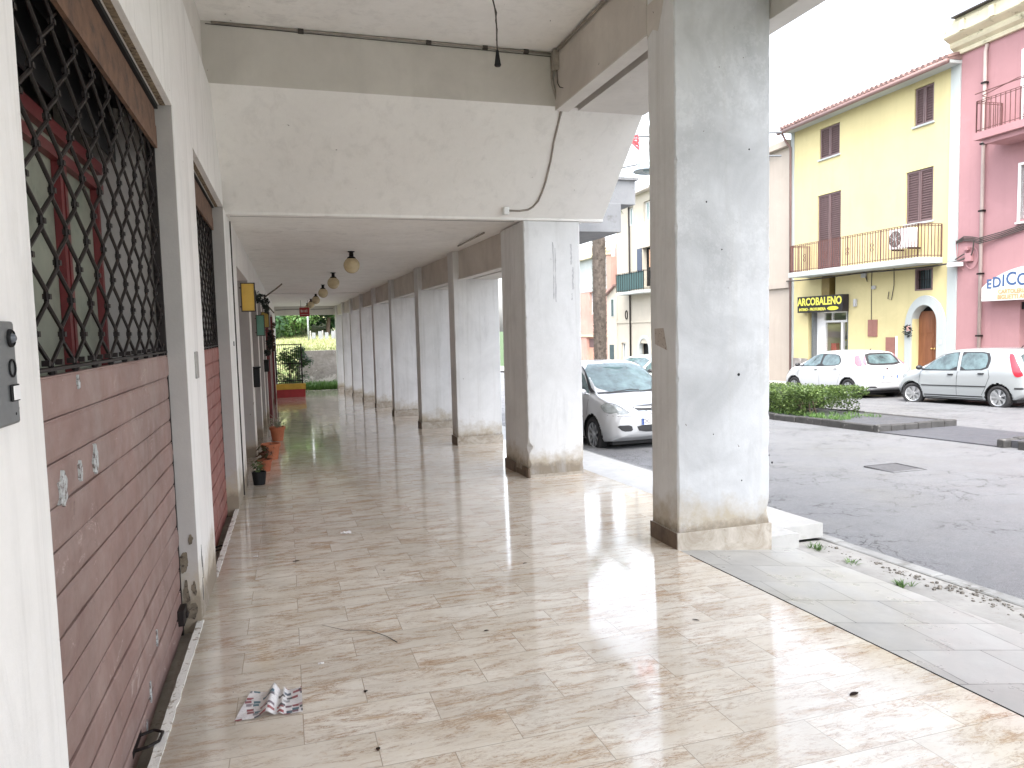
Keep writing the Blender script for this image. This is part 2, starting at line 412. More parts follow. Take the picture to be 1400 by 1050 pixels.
# grey slab ramp beside the arcade: falls towards the street
def rampz(x, y): return fz(y, -.006) - .105*(x-2.79)
sheet('grey_slab_ramp', 2.79, 3.86, -4, 4.9, rampz, 'greytile', .3, 6, 6)
j = MB()
j.tube([(2.787, y, fz(y, -.0005)) for y in [-4+.3*k for k in range(30)]], .0042, 5)
tag(j.build('floor_joint', 'black'), kind='structure')
# lower pavement strip with rubble edge
sheet('pavement', 3.862, 4.28, -8, 5.098, lambda x,y: fz(y, -.135)-.02*(x-3.86), 'concrete', .3, 4, 60, top_noise=.006)
sheet('pavement', 3.862, 4.28, 37.31, 60, lambda x,y: fz(y, -.135), 'concrete', .3, 2, 4)
kb = MB()
y = -8
while y < 60:
    L = random.uniform(.8, 1.15); x0 = 4.302 if y > 4 else 4.282
    top = -.03 if y > 5.1 else -.135
    xo = random.uniform(0,.008)
    kb.box(x0+xo, x0+.13+random.uniform(0,.012), y+.006, y+L, -H-.5, -H+top, sh=True)
    y += L
tag(kb.build('kerb', mat('worn_kerb',(.30,.30,.29),.9,.2,3,.5,c2=(.16,.155,.14),lo=.52,hi=.66,s2=4), bevel=.018), kind='structure')
# road
def roadz(x, y):
    c = .035*(1-((x-10)/6.5)**2)
    return rz(y) + c - .0 + noise.noise(Vector((x*.35, y*.25, 3)))*.012
sheet('road', 4.42, 18.0, -45, 140, roadz, 'asphalt', .4, 60, 260)
# far pavement in front of the facades
sheet('far_pavement', 18.001, 24, -45, 140, lambda x,y: rz(y,.13), 'concrete', .4, 4, 8)
fk = MB()
y = -40
while y < 90: fk.box(17.86, 17.998, y+.005, y+.99, -H-.6, -H-.2+.128, sh=True); y += 1.0
tag(fk.build('kerb', 'basalt', bevel=.01), kind='structure')
# traffic island : paved strip with basalt kerbs, a gap for the crossing and a second length on the right
def island(y0, y1, nm='traffic_island'):
    sheet(nm, 10.42, 12.0, y0, y1, lambda x,y: roadz(11.2,y)+.11, 'asphalt_dark', .4, 2, 6)
island(10.9, 30); island(-12, 8.3)
sheet('crossing_pad', 10.3, 12.1, 8.44, 10.76, lambda x,y: roadz(x,y)+.018, 'asphalt_dark', .3, 3, 4)
kb = MB()
def kstone(x0,x1,y0,y1,h):
    j_ = random.uniform(-.01,.01)
    kb.box(x0+.004, x1-.004, y0+.006, y1-.006, -H-.6, -H-.2+.035+h+j_, sh=True)
for yy0, yy1 in ((10.9, 30), (-12, 8.3)):
    y = yy0
    while y < yy1-.2:
        L = random.uniform(.5,.85); y1 = min(yy1, y+L)
        kstone(10.28+random.uniform(-.015,.015), 10.42, y, y1, .13); kstone(12.0, 12.14, y, y1, .13); y = y1
for x in [10.28+.31*k for k in range(6)]:
    kstone(x, min(x+.31,12.14), 10.76, 10.9, .13); kstone(x, min(x+.31,12.14), 8.3, 8.44, .13)
tag(kb.build('kerb', 'basalt', bevel=.02), kind='structure')
mh = MB()
mh.box(7.38, 7.86, 7.45, 7.92, -2.3, roadz(7.6,7.7)+.006)
mh.tube([(x_,y_,roadz(7.6,7.7)+.004) for x_,y_ in ((7.36,7.43),(7.88,7.43),(7.88,7.94),(7.36,7.94))], .012, 5, close=True)
o = mh.build('manhole_cover', mat('cast_iron_cover', (.075,.075,.08), .6, .3, 25, .5)); recenter(o)
tag(o, 'square iron manhole cover set in the cracked road', 'manhole')
# ================================================================ arcade building
AB = empty('arcade_building', (-.55, 5, -1.6), 0, 'long white arcade building with square pillars, roller shutters and stepped ceiling', 'building')
PIL = [(2.79,4.88,.817,.41,2.9),(2.775,8.42,.72,.97,1.268),(2.71,12.0,.78,.41,1.3),(2.655,15.1,.78,.41,1.3),(2.60,18.72,.78,.41,1.3),
       (2.56,22.29,.78,.41,1.3),(2.52,25.65,.78,.41,1.3),(2.47,29.16,.78,.41,1.3),(2.42,32.7,.78,.41,1.3),(2.37,36.2,.78,.5,1.3)]
def rough_column(mb, x0, x1, y0, y1, z0, z1, jit=.004, n=60, chip=()):
    vs = []; fs = []
    cor = [(x0,y0),(x1,y0),(x1,y1),(x0,y1)]; cx=(x0+x1)/2; cy=(y0+y1)/2
    r = .008
    for k in range(n+1):
        z = z0+(z1-z0)*k/n
        for ci, (x,y) in enumerate(cor):
            sx = 1 if x<cx else -1; sy = 1 if y<cy else -1
            a = abs(noise.noise(Vector((x*3,y*3,z*9))))*jit*2.2 + max(0, noise.noise(Vector((x*7,y*5,z*23)))-.28)*jit*6
            a += sum(dp*math.exp(-((z-zz)/w)**2) for (c_,zz,w,dp) in chip if c_==ci)
            a += r
            p1 = (x+sx*a, y, z); p2 = (x, y+sy*a, z)
            vs += [p2, p1] if ci in (0,2) else [p1, p2]
    for k in range(n):
        for i in range(8):
            i2=(i+1)%8; fs.append((k*8+i, k*8+i2, (k+1)*8+i2, (k+1)*8+i))
    fs += [tuple(range(7,-1,-1)), tuple(range(n*8, n*8+8))]
    mb.add(vs, fs)
for k, (x, y, w, d, top) in enumerate(PIL):
    mb = MB(); zb = fz(y)-.25
    ch = {0: [(0,-1.2,.2,.006),(1,-1.5,.06,.03),(0,-.2,.1,.01),(1,-1.0,.05,.012)], 1: [(0,-1.46,.05,.05),(0,-1.66,.05,.02),(1,-1.7,.05,.02)]}.get(k, [])
    rough_column(mb, x, x+w, y, y+d, zb, top, .004 if k<3 else .002, 160 if k<2 else 30, ch)
    p = mb.build('pillar', 'plaster', AB)
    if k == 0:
        p.data.materials.append(MT['plaster_grime_shade'])
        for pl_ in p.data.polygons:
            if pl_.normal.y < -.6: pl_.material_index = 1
        q = MB(); b = .012
        zt = lambda yy: -1.715+.127
        q.box(x-b, x+w+b, y-b, y+d+b, -2.3, -1.59)
        q.build('plinth', 'plinth', p, bevel=.004)
        q = MB(); q.box(x-b-.002, x-b+.001, y-b+.01, y+d+b, -1.72, -1.592); q.build('plinth_side', 'plinth_dark', p)
        q = MB()
        for (hx, hz, hr) in ((3.325,-.402,.012),(3.60,-1.05,.006),(3.628,-1.11,.009),(3.05,.9,.007),(3.42,1.3,.007),(3.18,.55,.006),(3.1,-.85,.005),(3.35,-1.23,.006)):
            q.lathe([(hr,0),(hr*.8,.002),(.0005,.0025)], 9, (0,0,0), Matrix.Translation((hx,y-.0005,hz)) @ Matrix.Rotation(PI/2,4,'X'))
        builds(q, 'drill_hole', 'black', p)
        q = MB(); q.prism([(4.885,2.45),(5.29,2.45),(5.29,2.20),(5.2,2.24),(5.12,2.2),(5.06,2.31),(5.02,2.42),(4.95,2.40),(4.885,2.35)], x-.0025, x+.004, 0)
        q.build('brown_band', 'brown_beam', p)
    elif k == 1:
        q = MB(); z0 = fz(y)-.1
        for (ya, yb, xo, h) in ((8.405,8.66,.014,.125),(8.67,8.93,.004,.07),(8.95,9.39,.02,.135)):
            zt = fz((ya+yb)/2)
            q.prism([(ya, z0),(yb, z0),(yb, zt+h*(.9)),((ya+yb)/2, zt+h),(ya, zt+h*.97)], x-xo, x+.01, 0)
        q.build('plinth', 'plinth_dark', p, bevel=.003)
        q = MB()
        q.box(x+.02, x+w-.02, y-.004, y+.01, z0, fz(y)+.035); q.build('plinth_front', 'plinth', p)
        q = MB()
        for (xa, za, zb_) in ((3.14,.33,1.02),(3.165,.3,.95),(3.37,.75,1.0),(3.39,.45,.72),(3.375,.32,.40)):
            pts=[]
            n=14
            for i in range(n): pts.append((xa+random.uniform(-.006,.006), za+(zb_-za)*i/(n-1)))
            wd = random.uniform(.006,.02)
            for i in range(n-1,-1,-1): pts.append((xa+wd+random.uniform(-.006,.006), za+(zb_-za)*i/(n-1)))
            q.prism(pts, y-.0015, y+.003, 1)
        builds(q, 'scrape_mark', mat('scraped_plaster', (.50,.50,.51), .9, .15, 20), p)
    else:
        q = MB(); b = .012; zt = fz(y)+.14
        q.box(x-b, x+w+b, y-b, y+d+b, fz(y)-.2, zt); q.build('plinth', 'plinth', p, bevel=.004)
        q = MB(); q.box(x-b-.003, x-b+.001, y-b+.005, y+d+b, fz(y)-.1, zt-.002); q.build('plinth_side', 'plinth_dark', p)
# --- shop wall
OPN = [(2.01,4.66,1.31),(5.6,8.1,1.30),(9.75,12.4,.85),(13.0,15.5,.8),(15.95,18.0,.8),(18.5,20.2,.75),(22.1,26.9,.75),(27.4,30.5,.75)]
def wallprism(mb, y0, y1, z0, z1, th=.6, xo=0):
    mb.prism([(wx(y0)+xo, y0), (wx(y1)+xo, y1), (wx(y1)-th, y1), (wx(y0)-th, y0)], z0, z1, 2)
ys = -4.0
ends = []
for (a, b, h) in OPN + [(37.3,37.3,0)]:
    if a > ys:
        ends.append((ys, a))
    ys = b
for (a, b) in ends:
    mb = MB(); ztop = 2.24
    if b <= 8.3: wallprism(mb, a, b, -3.2, ztop)
    else:
        wallprism(mb, a, b, -3.4, 1.29)
    mb.build('wall', 'plaster_wall', AB)
for (a, b, h) in OPN:
    mb = MB(); wallprism(mb, a, b, h, 2.24 if b < 8.3 else 1.29); mb.build('lintel', 'plaster_wall', AB)
mb = MB(); wallprism(mb, -4, 8.4, 2.242, 2.815, .5, -.05); mb.build('upper_wall', 'beam', AB)
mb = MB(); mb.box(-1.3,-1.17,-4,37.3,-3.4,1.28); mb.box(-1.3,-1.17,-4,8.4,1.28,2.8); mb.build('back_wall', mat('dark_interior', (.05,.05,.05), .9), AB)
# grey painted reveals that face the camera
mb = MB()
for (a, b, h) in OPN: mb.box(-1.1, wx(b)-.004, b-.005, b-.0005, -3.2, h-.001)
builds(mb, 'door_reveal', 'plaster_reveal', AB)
# rubble where the first reveal has broken away near the floor
mb = MB()
def blob(mb, ax, cx, cz, rx_, rz_, t, n=30, th=.004):
    pts = []
    for i in range(n):
        a = 2*PI*i/n; k = .85+.5*noise.noise(Vector((math.cos(a)*1.3,math.sin(a)*1.3,cz*7)))+random.uniform(-.07,.07)
        pts.append((cx+math.cos(a)*rx_*k, cz+math.sin(a)*rz_*k))
    mb.prism(pts, t-th, t+.002, ax)
blob(mb, 1, -.628, -1.34, .028, .062, 4.655); blob(mb, 1, -.628, -1.53, .022, .10, 4.6535); blob(mb, 1, -.602, -1.64, .040, .055, 4.652); blob(mb,1,-.590,-1.20,.016,.035,4.655); blob(mb,1,-.585,-1.50,.018,.05,4.655)
builds(mb, 'broken_plaster', mat('broken_plaster', (.16,.13,.095), .95, .4, 30, .8, c2=(.05,.035,.028), lo=.5, hi=.58, s2=22), AB)
mb = MB()
for zz, xx in ((-1.62,4.78),(-1.5,4.83),(-1.42,4.80)):
    mb.prism([(xx,zz),(xx+.02,zz+.09),(xx+.01,zz+.14),(xx-.012,zz+.06)], wx(4.8)-.002, wx(4.8)+.0015, 0)
builds(mb, 'paint_chip', 'black', AB)
mb = MB()
for (a,b,hh_) in OPN[:2]: mb.prism([(-.615,hh_-.004),(-.585,hh_-.004),(-.585,hh_+.02),(-.615,hh_+.02)], a+.01, b-.006, 1)
builds(mb, 'lintel_edge', mat('rusty_lintel', (.27,.21,.14), .95, .4, 40, .8, c2=(.10,.07,.05), lo=.5, hi=.6, s2=30), AB)
# thresholds and floor edge
mb = MB(); mb.box(-1.1,-.552,2.0,4.66,-2.2,-1.77); mb.box(-1.1,-.552,5.6,8.1,-2.2,-1.895)
builds(mb, 'threshold', mat('dusty_threshold', (.29,.265,.23), .85, .25, 5, .4, c2=(.14,.12,.1), lo=.56, hi=.66), AB)
def edge(y0, y1):
    mb = MB(); n = int((y1-y0)/.05); pts = []
    for i in range(n+1):
        yy = y0+(y1-y0)*i/n
        a = noise.noise(Vector((yy*9,1,0)))*.006; b = noise.noise(Vector((yy*11,5,0)))*.007
        pts.append((yy, -.579+a, -.540+b))
    vs = []
    for (yy, xa, xb) in pts: vs += [(xa,yy,fz(yy,-.14)),(xa,yy,fz(yy,.007)),(xb,yy,fz(yy,.007)),(xb,yy,fz(yy,-.14))]
    fs = []
    for i in range(n):
        o = i*4
        for q in range(4): fs.append((o+q, o+(q+1)%4, o+4+(q+1)%4, o+4+q))
    fs += [(0,1,2,3),(n*4+3,n*4+2,n*4+1,n*4)]
    mb.add(vs, fs); mb.build('floor_edge', 'white_edge', AB)
edge(-1, 4.662); edge(5.598, 8.12)
# --- roller shutters with lattice upper part
def shutter_unit(y0, y1, z_mid, z_bot, m, zt=1.06, dense=False):
    X = -.665
    fr = MB()
    n = int(round((z_mid-z_bot)/.131)); hh = (z_mid-z_bot)/n
    for i in range(n):                       # each lath is slightly bowed with a rolled lip
        za = z_bot+i*hh
        prof = [(X-.012,za+.001),(X+.006,za+.0015),(X+.0105,za+hh*.12),(X+.012,za+hh*.5),(X+.0105,za+hh-.016),(X+.0075,za+hh-.008),(X+.0105,za+hh-.005),(X+.0095,za+hh-.0012),(X-.012,za+hh-.0005)]
        mb_n = 30; vs=[]; fs=[]
        for q in range(mb_n+1):
            yy = y0+.004+(y1-y0-.01)*q/mb_n
            for (px,pz) in prof:
                vs.append((px+noise.noise(Vector((yy*1.7,pz*2.2,i)))*.007+noise.noise(Vector((yy*9,pz*3,i)))*.0015, yy, pz))
        k=len(prof)
        for q in range(mb_n):
            for w_ in range(k): fs.append((q*k+w_, q*k+(w_+1)%k, (q+1)*k+(w_+1)%k, (q+1)*k+w_))
        fr.add(vs, fs)
    sh = fr.build('roller_shutter', m, AB, smooth=False)
    g = MB(); pitch = .130; hz = .111
    nr = int((y1-y0)/pitch); nz = int((zt+.1-z_mid)/hz)+1
    for i in range(nr+1):
        yy = y0+.03+i*pitch; pts=[]
        for q in range(nz+1):
            sg = 1 if (i+q)%2 else -1
            zz = z_mid+.01+q*hz
            am = pitch/2-.0055
            pts += [(X-.003+.003*sg, yy+sg*am*.93, zz-.018), (X-.003+.003*sg, yy+sg*am, zz-.006), (X-.003+.003*sg, yy+sg*am, zz+.006), (X-.003+.003*sg, yy+sg*am*.93, zz+.018)]
        g.tube(pts, .0068, 6)
        for q in range(nz+1):
            if (i+q)%2: g.box(X-.011, X+.0095, yy+pitch/2-.010, yy+pitch/2+.010, z_mid+.01+q*hz-.008, z_mid+.01+q*hz+.008)
    g.build('lattice_grille', 'iron', sh)
    b = MB(); b.box(X-.02, X+.014, y0+.004, y1-.006, z_mid+.012, z_mid+.022)
    for i in range(nr+1): b.box(X-.008,X+.012, y0+.03+i*pitch-.007, y0+.03+i*pitch+.007, z_mid+.0275, z_mid+.045)
    b.build('bottom_rail', 'iron', sh)
    b = MB(); b.box(X+.012, X+.03, y0+.004, y1-.035, zt, zt+.12); b.box(X+.008,X+.026,y0+.004,y1-.035,zt+.1215,zt+.215)
    b.build('top_band', 'rust', sh)
    b = MB(); b.box(X-.2, X+.007, y0+.004, y1-.006, 1.275, 1.45); b.box(X+.0075, -.625, y0+.004, y1-.006, 1.285, 1.45); b.box(X-.2,X-.19,y0,y1,.98,1.3); b.build('recess_shade', 'black', sh)  # black boxes stand in for shade above the band and behind the grille
    b = MB(); b.box(X-.03, X+.02, y0+.0, y0+.012, z_bot-.02, zt+.2); b.box(X-.03, X+.012, y1-.03, y1-.0055, z_bot-.02, zt+.2)
    builds(b, 'guide_rail', 'iron', sh)
    b = MB(); b.box(X-.32, X-.301, y0, y1, z_mid-.6, .97); b.build('glazing', 'frost', sh)
    b = MB()
    for yy in (y0+.32, y0+1.24, y0+1.80, y0+1.87, y0+2.5):
        if yy < y1-.05: b.box(X-.30, X-.265, yy, yy+.042, z_mid-.5, .80)
    b.box(X-.30, X-.262, y0, y1, .905, .965); b.box(X-.30,X-.262,y0,y1,.802,.85)
    builds(b, 'red_glazing_bar', 'redframe', sh)
    return sh
s1 = shutter_unit(2.01, 4.66, -.105, -1.748, 'shutter')
s2 = shutter_unit(5.6, 8.1, -.12, -1.87, 'shutter_red')
mb = MB()
random.seed(3)
for (cy, cz, ry, rzz) in ((2.46,-.44,.05,.055),(2.66,-.425,.018,.035),(2.86,-.425,.035,.055),(3.78,-1.44,.012,.04),(3.55,-1.60,.014,.05),(3.42,-1.69,.012,.03),(2.71,-.14,.014,.025)):
    pts=[]
    for i in range(16):
        a=2*PI*i/16; k=random.uniform(.6,1.15); pts.append((cy+math.cos(a)*ry*k, cz+math.sin(a)*rzz*k))
    mb.prism(pts, -.665, -.648, 0)
builds(mb, 'peeled_patch', 'peel', s1)
def bow_handle(y, z, parent, sc_=1):
    mb = MB()
    p = [(-.66,y-.06*sc_,z),(-.60,y-.065*sc_,z+.012),(-.565,y-.04*sc_,z+.016),(-.56,y+.03*sc_,z+.016),(-.60,y+.065*sc_,z+.012),(-.66,y+.06*sc_,z)]
    mb.tube(p, .0065, 6); mb.box(-.665,-.652,y-.09*sc_,y+.09*sc_,z-.016,z+.014)
    mb.build('handle', 'iron', parent)
bow_handle(3.22, -1.655, s1); bow_handle(6.55, -1.80, s2)
mb = MB(); mb.box(-.668,-.622,4.47,4.60,-1.655,-1.565); mb.box(-.625,-.61,4.53,4.56,-1.63,-1.60); mb.build('padlock_box', 'iron', s1, bevel=.004)
# --- ceilings and beams
mb = MB(); mb.box(-.9, 3.80, -4, 7.3, 2.812, 3.0); mb.build('ceiling', 'ceiling', AB)
mb = MB()
mb.prism([(7.3,2.999),(7.3,2.272),(8.40,1.300),(8.40,1.272),(8.52,1.272),(8.52,2.999)], -.9, 3.80, 0); so_ = mb.build('stepped_soffit', ['soffit','beam_shade'], AB)
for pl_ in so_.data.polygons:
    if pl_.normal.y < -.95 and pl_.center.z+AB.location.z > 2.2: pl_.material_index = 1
mb = MB(); mb.box(-.9, 3.62, 8.523, 36.7, 1.287, 1.5); mb.build('ceiling', 'ceiling', AB)
mb = MB()
mb.box(2.785, 2.93, 5.292, 7.298, 2.242, 2.810); mb.build('edge_beam', 'brown_beam', AB)
mb = MB(); mb.box(2.783, 2.932, 5.292, 7.298, 2.226, 2.241); mb.box(3.04, 3.80, 5.292, 7.298, 2.242, 2.810); builds(mb, 'edge_beam', 'beam', AB)
mb = MB(); mb.box(2.933, 3.038, 5.292, 7.298, 2.40, 2.81); mb.build('beam_slot', 'black', AB)
mb = MB(); mb.box(2.95, 3.45, -4, 4.878, 2.40, 2.810); mb.box(3.61, 3.80, -4, 5.29, 2.272, 2.810); builds(mb, 'edge_beam', 'beam', AB)
for k in range(1, len(PIL)-1):
    x, y, w, d, t = PIL[k]; x2, y2 = PIL[k+1][:2]; a = y+d+.002; b = y2-.002
    mb = MB()
    zb = .84
    mb.prism([(x+.10,a),(x2+.10,b),(x2+.24,b),(x+.24,a)], zb, 1.286, 2); mb.build('edge_beam', 'brown_beam', AB)
    mb = MB(); mb.prism([(x+.34,a),(x2+.34,b),(x2+.78,b),(x+.70,a)], zb-.01, 1.286, 2)
    mb.prism([(x+.085,a),(x2+.085,b),(x2+.255,b),(x+.255,a)], zb-.018, zb-.0005, 2); builds(mb, 'edge_beam', 'beam', AB)
    mb = MB(); mb.prism([(x+.256,a),(x2+.256,b),(x2+.339,b),(x+.339,a)], 1.0, 1.28, 2); mb.build('beam_slot', 'black', AB)
mb = MB(); mb.box(-.9, 3.2, 36.71, 37.0, .86, 1.5); mb.build('end_beam', 'beam', AB)
for yy in (24.6,):
    mb = MB(); mb.box(-.5, 2.6, yy, yy+.25, 1.262, 1.286); mb.build('ceiling_rib', 'soffit', AB)
mb = MB(); mb.box(-6, 3.74, -4, 8.52, 3.002, 7.0); mb.box(-6,3.6,8.523,36.9,1.502,5.6); mb.box(-6,-1.302,-4,37,-3.4,1.5)
builds(mb, 'upper_storey', 'concrete_pale', AB)
mb = MB(); mb.box(3.62, 5.05, 10.0, 36, 1.772, 2.12); mb.box(3.62,5.09,9.96,36.04,2.122,2.16)
builds(mb, 'balcony_slab', 'concrete_grey', AB)
mb = MB(); mb.box(3.62, 4.77, 9.9, 36, 1.352, 1.770); mb.build('canopy_slab', 'concrete_grey', AB, bevel=.008)
# conduits
def cond(pts, r=.011, m='cable', clips=True):
    mb = MB(); mb.tube(pts, r, 7); o = mb.build('conduit', m, AB, smooth=True); return o
cond([(-.5,7.285,2.80),(.3,7.287,2.797),(1.2,7.285,2.80),(2.1,7.287,2.796),(2.74,7.285,2.79)], .011)
mb = MB(); mb.tube([(-.55,7.292,2.786),(1,7.292,2.776),(2.0,7.292,2.772),(2.75,7.292,2.766)], .004, 5)
for xx in (.25,1.45,2.02,2.45): mb.box(xx,xx+.05,7.27,7.3,2.772,2.81)
mb.build('conduit_clips', 'darkcable', AB)
cond([(2.765,7.27,2.79),(2.765,6.2,2.785),(2.765,5.0,2.79),(2.765,3,2.785)], .016, 'cable')
mb = MB(); mb.box(2.73,2.79,7.16,7.24,2.60,2.80); mb.build('junction_box', 'cable', AB, bevel=.008)
cond([(2.75,7.28,2.76),(2.752,7.283,2.5),(2.80,7.285,2.33),(2.852,7.287,2.30),(2.86,7.30,2.262),(2.862,7.36,2.205)], .015)
sof = [(2.862,7.36),(2.868,7.44),(2.878,7.612),(2.904,7.783),(2.917,7.999),(2.91,8.113),(2.895,8.2),(2.85,8.27),(2.8,8.302),(2.70,8.317),(2.56,8.315)]
cond([(x,y,2.262-(y-7.3)*.8836) for x,y in sof], .012)
mb = MB(); mb.box(2.49,2.56,8.26,8.33,1.31,1.40); mb.build('junction_box', 'white', AB, bevel=.012)
cond([(2.77,7.19,2.60),(2.775,7.2,2.48),(2.78,7.15,2.42),(2.79,7.05,2.38)], .005, 'darkcable')
cond([(-.5,8.535,1.278),(1,8.535,1.28),(2,8.535,1.276),(2.7,8.535,1.276)], .007, 'darkcable')
cond([(2.585,9.5,1.262),(2.58,11,1.258)], .012, 'cable')
cond([(wx(8.9)+.006, 8.9, 1.27),(wx(8.9)+.006, 8.9, -1.84)], .009, 'darkcable')
mb = MB(); mb.box(wx(8.6)-.001, wx(8.6)+.006, 8.55,8.6,-.12,-.07); mb.build('bolt', 'black', AB)
mb = MB(); mb.box(wx(5.1)-.001, wx(5.1)+.012, 5.02,5.13,-.27,-.10); mb.build('wall_bracket', 'concrete', AB, bevel=.004)
cond([(-.35,36.69,1.12),(.5,36.69,1.15),(1.4,36.69,1.13),(2.3,36.69,1.15)], .012, 'darkcable')
# two thin bars bridging a far gap
mb = MB(); mb.box(2.52,2.66,33.1,33.13,.30,.33); mb.box(2.50,2.64,33.1,33.13,-.42,-.39); builds(mb, 'tie_bar', 'iron', AB)
# far shopfront painted red + closed fillers for the far openings
for (a, b, h) in OPN[2:]:
    mb = MB(); mb.box(wx(a)-.28, wx(a)-.24, a+.002, b-.006, -3.2, h-.002)
    mb.build('shop_door', 'redframe' if a in (22.1,) else ('concrete_pale' if a > 15 else 'shutter'), AB)
mb = MB(); mb.box(-.52,-.40,20.6,21.9,fz(21)-.1,.55); mb.build('red_shopfront', 'redframe', AB)
mb = MB(); mb.box(-.50,-.38,26.95,27.35,fz(27)-.1,.6); mb.build('red_shopfront', 'redframe', AB)
# ================================================================ things in the arcade
random.seed(11)
LL = [('cream globe ceiling lamp nearest the camera, largest of the row', 12.1), ('cream globe ceiling lamp, second from the camera', 16.4), ('cream globe ceiling lamp, third from the camera in the middle of the row', 20.5),
      ('cream globe ceiling lamp, fourth from the camera', 24.8), ('cream globe ceiling lamp, fifth from the camera and next to last', 28.9), ('cream globe ceiling lamp farthest down the arcade, before the red hanging sign', 33.0)]
L0 = empty('ceiling_lamp', (1.08, 12.1, 1.285), 0, LL[0][0], 'lamp', 'globe lamps along the arcade ceiling')
mb = MB(); mb.sphere((0,0,-.222), .128, 28, 18); mb.build('globe', 'globe', L0, world=False, smooth=True)
mb = MB(); mb.lathe([(.055,0),(.055,-.012),(.032,-.018),(.036,-.05),(.036,-.082),(.062,-.092),(.070,-.115),(.07,-.125),(.001,-.125)], 20)
mb.build('socket', 'black', L0, world=False, smooth=False)
for i in range(1, 6):
    c = copy_tree(L0); c.location = (1.08-.004*(LL[i][1]-12), LL[i][1], 1.285 if i<3 else 1.262 if False else 1.285); c['label'] = LL[i][0]; c['group'] = L0['group']
# bare bulb holder on a twisted cable
e = empty('hanging_lampholder', (1.56, 5.35, 2.81), 0, 'bare black bulb holder hanging on a kinked cable from the near ceiling', 'lampholder')
mb = MB(); mb.tube([(0,0,0),(0.002,0,-.12),(-.004,0,-.25),(.0,0,-.37),(.022,0,-.46),(.030,0,-.52),(.034,0,-.6),(.033,0,-.72),(.035,0,-.78)], .006, 6)
mb.tube([(.020,0.004,-.45),(.038,0.004,-.50),(.026,-.004,-.56),(.039,.004,-.62),(.03,0,-.70)], .0045, 5); mb.build('cable', 'darkcable', e, world=False)
mb = MB(); mb.lathe([(.010,-.77),(.014,-.80),(.022,-.86),(.026,-.875),(.020,-.885),(.001,-.885)], 16, (.035,0,0)); mb.build('bulb_holder', 'black', e, world=False, smooth=True)
# intercom
X0 = wx(1.78)
e = empty('intercom', (X0, 1.75, -.175), 0, 'grey metal intercom plate with round camera lens and white name button on the near wall', 'intercom')
mb = MB(); mb.box(X0, X0+.012, 1.62, 1.822, -.177, .041); mb.build('face_plate', 'greysteel', e, bevel=.006)
RX = Matrix.Rotation(PI/2, 4, 'Y')
mb = MB(); mb.lathe([(.019,0),(.019,.004),(.0165,.007),(.0155,.004),(.0001,.004)], 28, (0,0,0), Matrix.Translation((X0+.012,1.790,.005)) @ RX); mb.build('camera_ring', 'black', e, smooth=False)
mb = MB(); mb.sphere((X0+.014,1.792,.005), .011, 18, 10); mb.build('camera_lens', mat('lens_glass', (.10,.11,.13), .08, 0), e, smooth=True)
mb = MB(); mb.tube([(X0+.0135,1.790+.0175*math.cos(a),-.058+.0175*math.sin(a)) for a in [2*PI*i/32 for i in range(32)]], .0022, 6, close=True); mb.build('speaker_ring', 'black', e, smooth=True)
mb = MB(); mb.box(X0+.0125, X0+.0175, 1.767, 1.813, -.128, -.092); mb.build('button_frame', 'black', e, bevel=.003)
mb = MB(); mb.box(X0+.0176, X0+.0195, 1.771, 1.809, -.125, -.095); mb.build('name_button', 'white', e, bevel=.002)
mb = MB(); mb.lathe([(.0035,0),(.0001,.001)], 10, (0,0,0), Matrix.Translation((X0+.0125,1.795,-.155)) @ RX); mb.build('screw', 'black', e)
# projecting sign boxes
def wall_sign(name, label, y, x1, z0, z1, th, m, fr='darkcable', side=None):
    x0 = wx(y)+.02
    e = empty(name, ((x0+x1)/2, y, z0), 0, label, 'sign')
    mb = MB(); mb.box(x0, x1, y, y+th, z0, z1); mb.build('panel', m, e, bevel=.006)
    mb = MB(); r = .008
    mb.box(x0-.012, x0-.001, y-.006, y+th+.006, z0-.012, z1+.012); mb.box(x1+.001, x1+.014, y-.006, y+th+.006, z0-.012, z1+.012)
    mb.box(x0, x1, y-.004, y+th+.004, z1+.001, z1+.012); mb.box(x0, x1, y-.004, y+th+.004, z0-.012, z0-.001)
    mb.box(wx(y)-.01, x0-.013, y+.02, y+.04, z1-.06, z1-.045); mb.box(wx(y)-.01, x0-.013, y+.02, y+.04, z0+.045, z0+.06)
    mb.build('frame', fr, e); return e
wall_sign('projecting_sign', 'blank yellow box sign projecting over the shop wall', 10.2, -.355, .31, .66, .09, 'yellow_sign')
wall_sign('projecting_sign', 'green box sign below and beyond the yellow sign', 14.6, -.36, -.02, .35, .10, 'green_sign')
wall_sign('projecting_sign', 'small ochre box sign just behind the green sign', 17.6, -.33, .16, .49, .10, 'olive_sign')
# hanging plants and mass of dark foliage on the wall
def bush(mb, c, r, n, size, asp=.45, sq=1.0):
    for i in range(n):
        d = Vector((random.gauss(0,1), random.gauss(0,1), random.gauss(0,1))).normalized()*random.uniform(.25,1)**.5
        leaf(mb, (c[0]+d.x*r[0], c[1]+d.y*r[1], c[2]+d.z*r[2]), size*random.uniform(.6,1.3), asp=asp)
e = empty('hanging_plant', (-.40, 13.2, .30), 0, 'dark trailing plant with a dry stick hanging from the wall behind the yellow sign', 'plant')
mb = MB()
for (x,z,rx_,rz_) in ((-.44,.64,.08,.10),(-.36,.60,.10,.09),(-.29,.52,.07,.10),(-.27,.42,.04,.08)):
    bush(mb, (x,13.2,z), (rx_,.14,rz_), 110, .07, .35)
mb.build('foliage', 'darkplant', e)
mb = MB(); mb.tube([(-.30,13.2,.62),(-.1,13.15,.76),(.0,13.1,.84)], .012, 5); mb.tube([(-.5,13.2,.6),(-.3,13.2,.55),(-.15,13.2,.35)], .01, 5); mb.build('stem', 'bark', e)
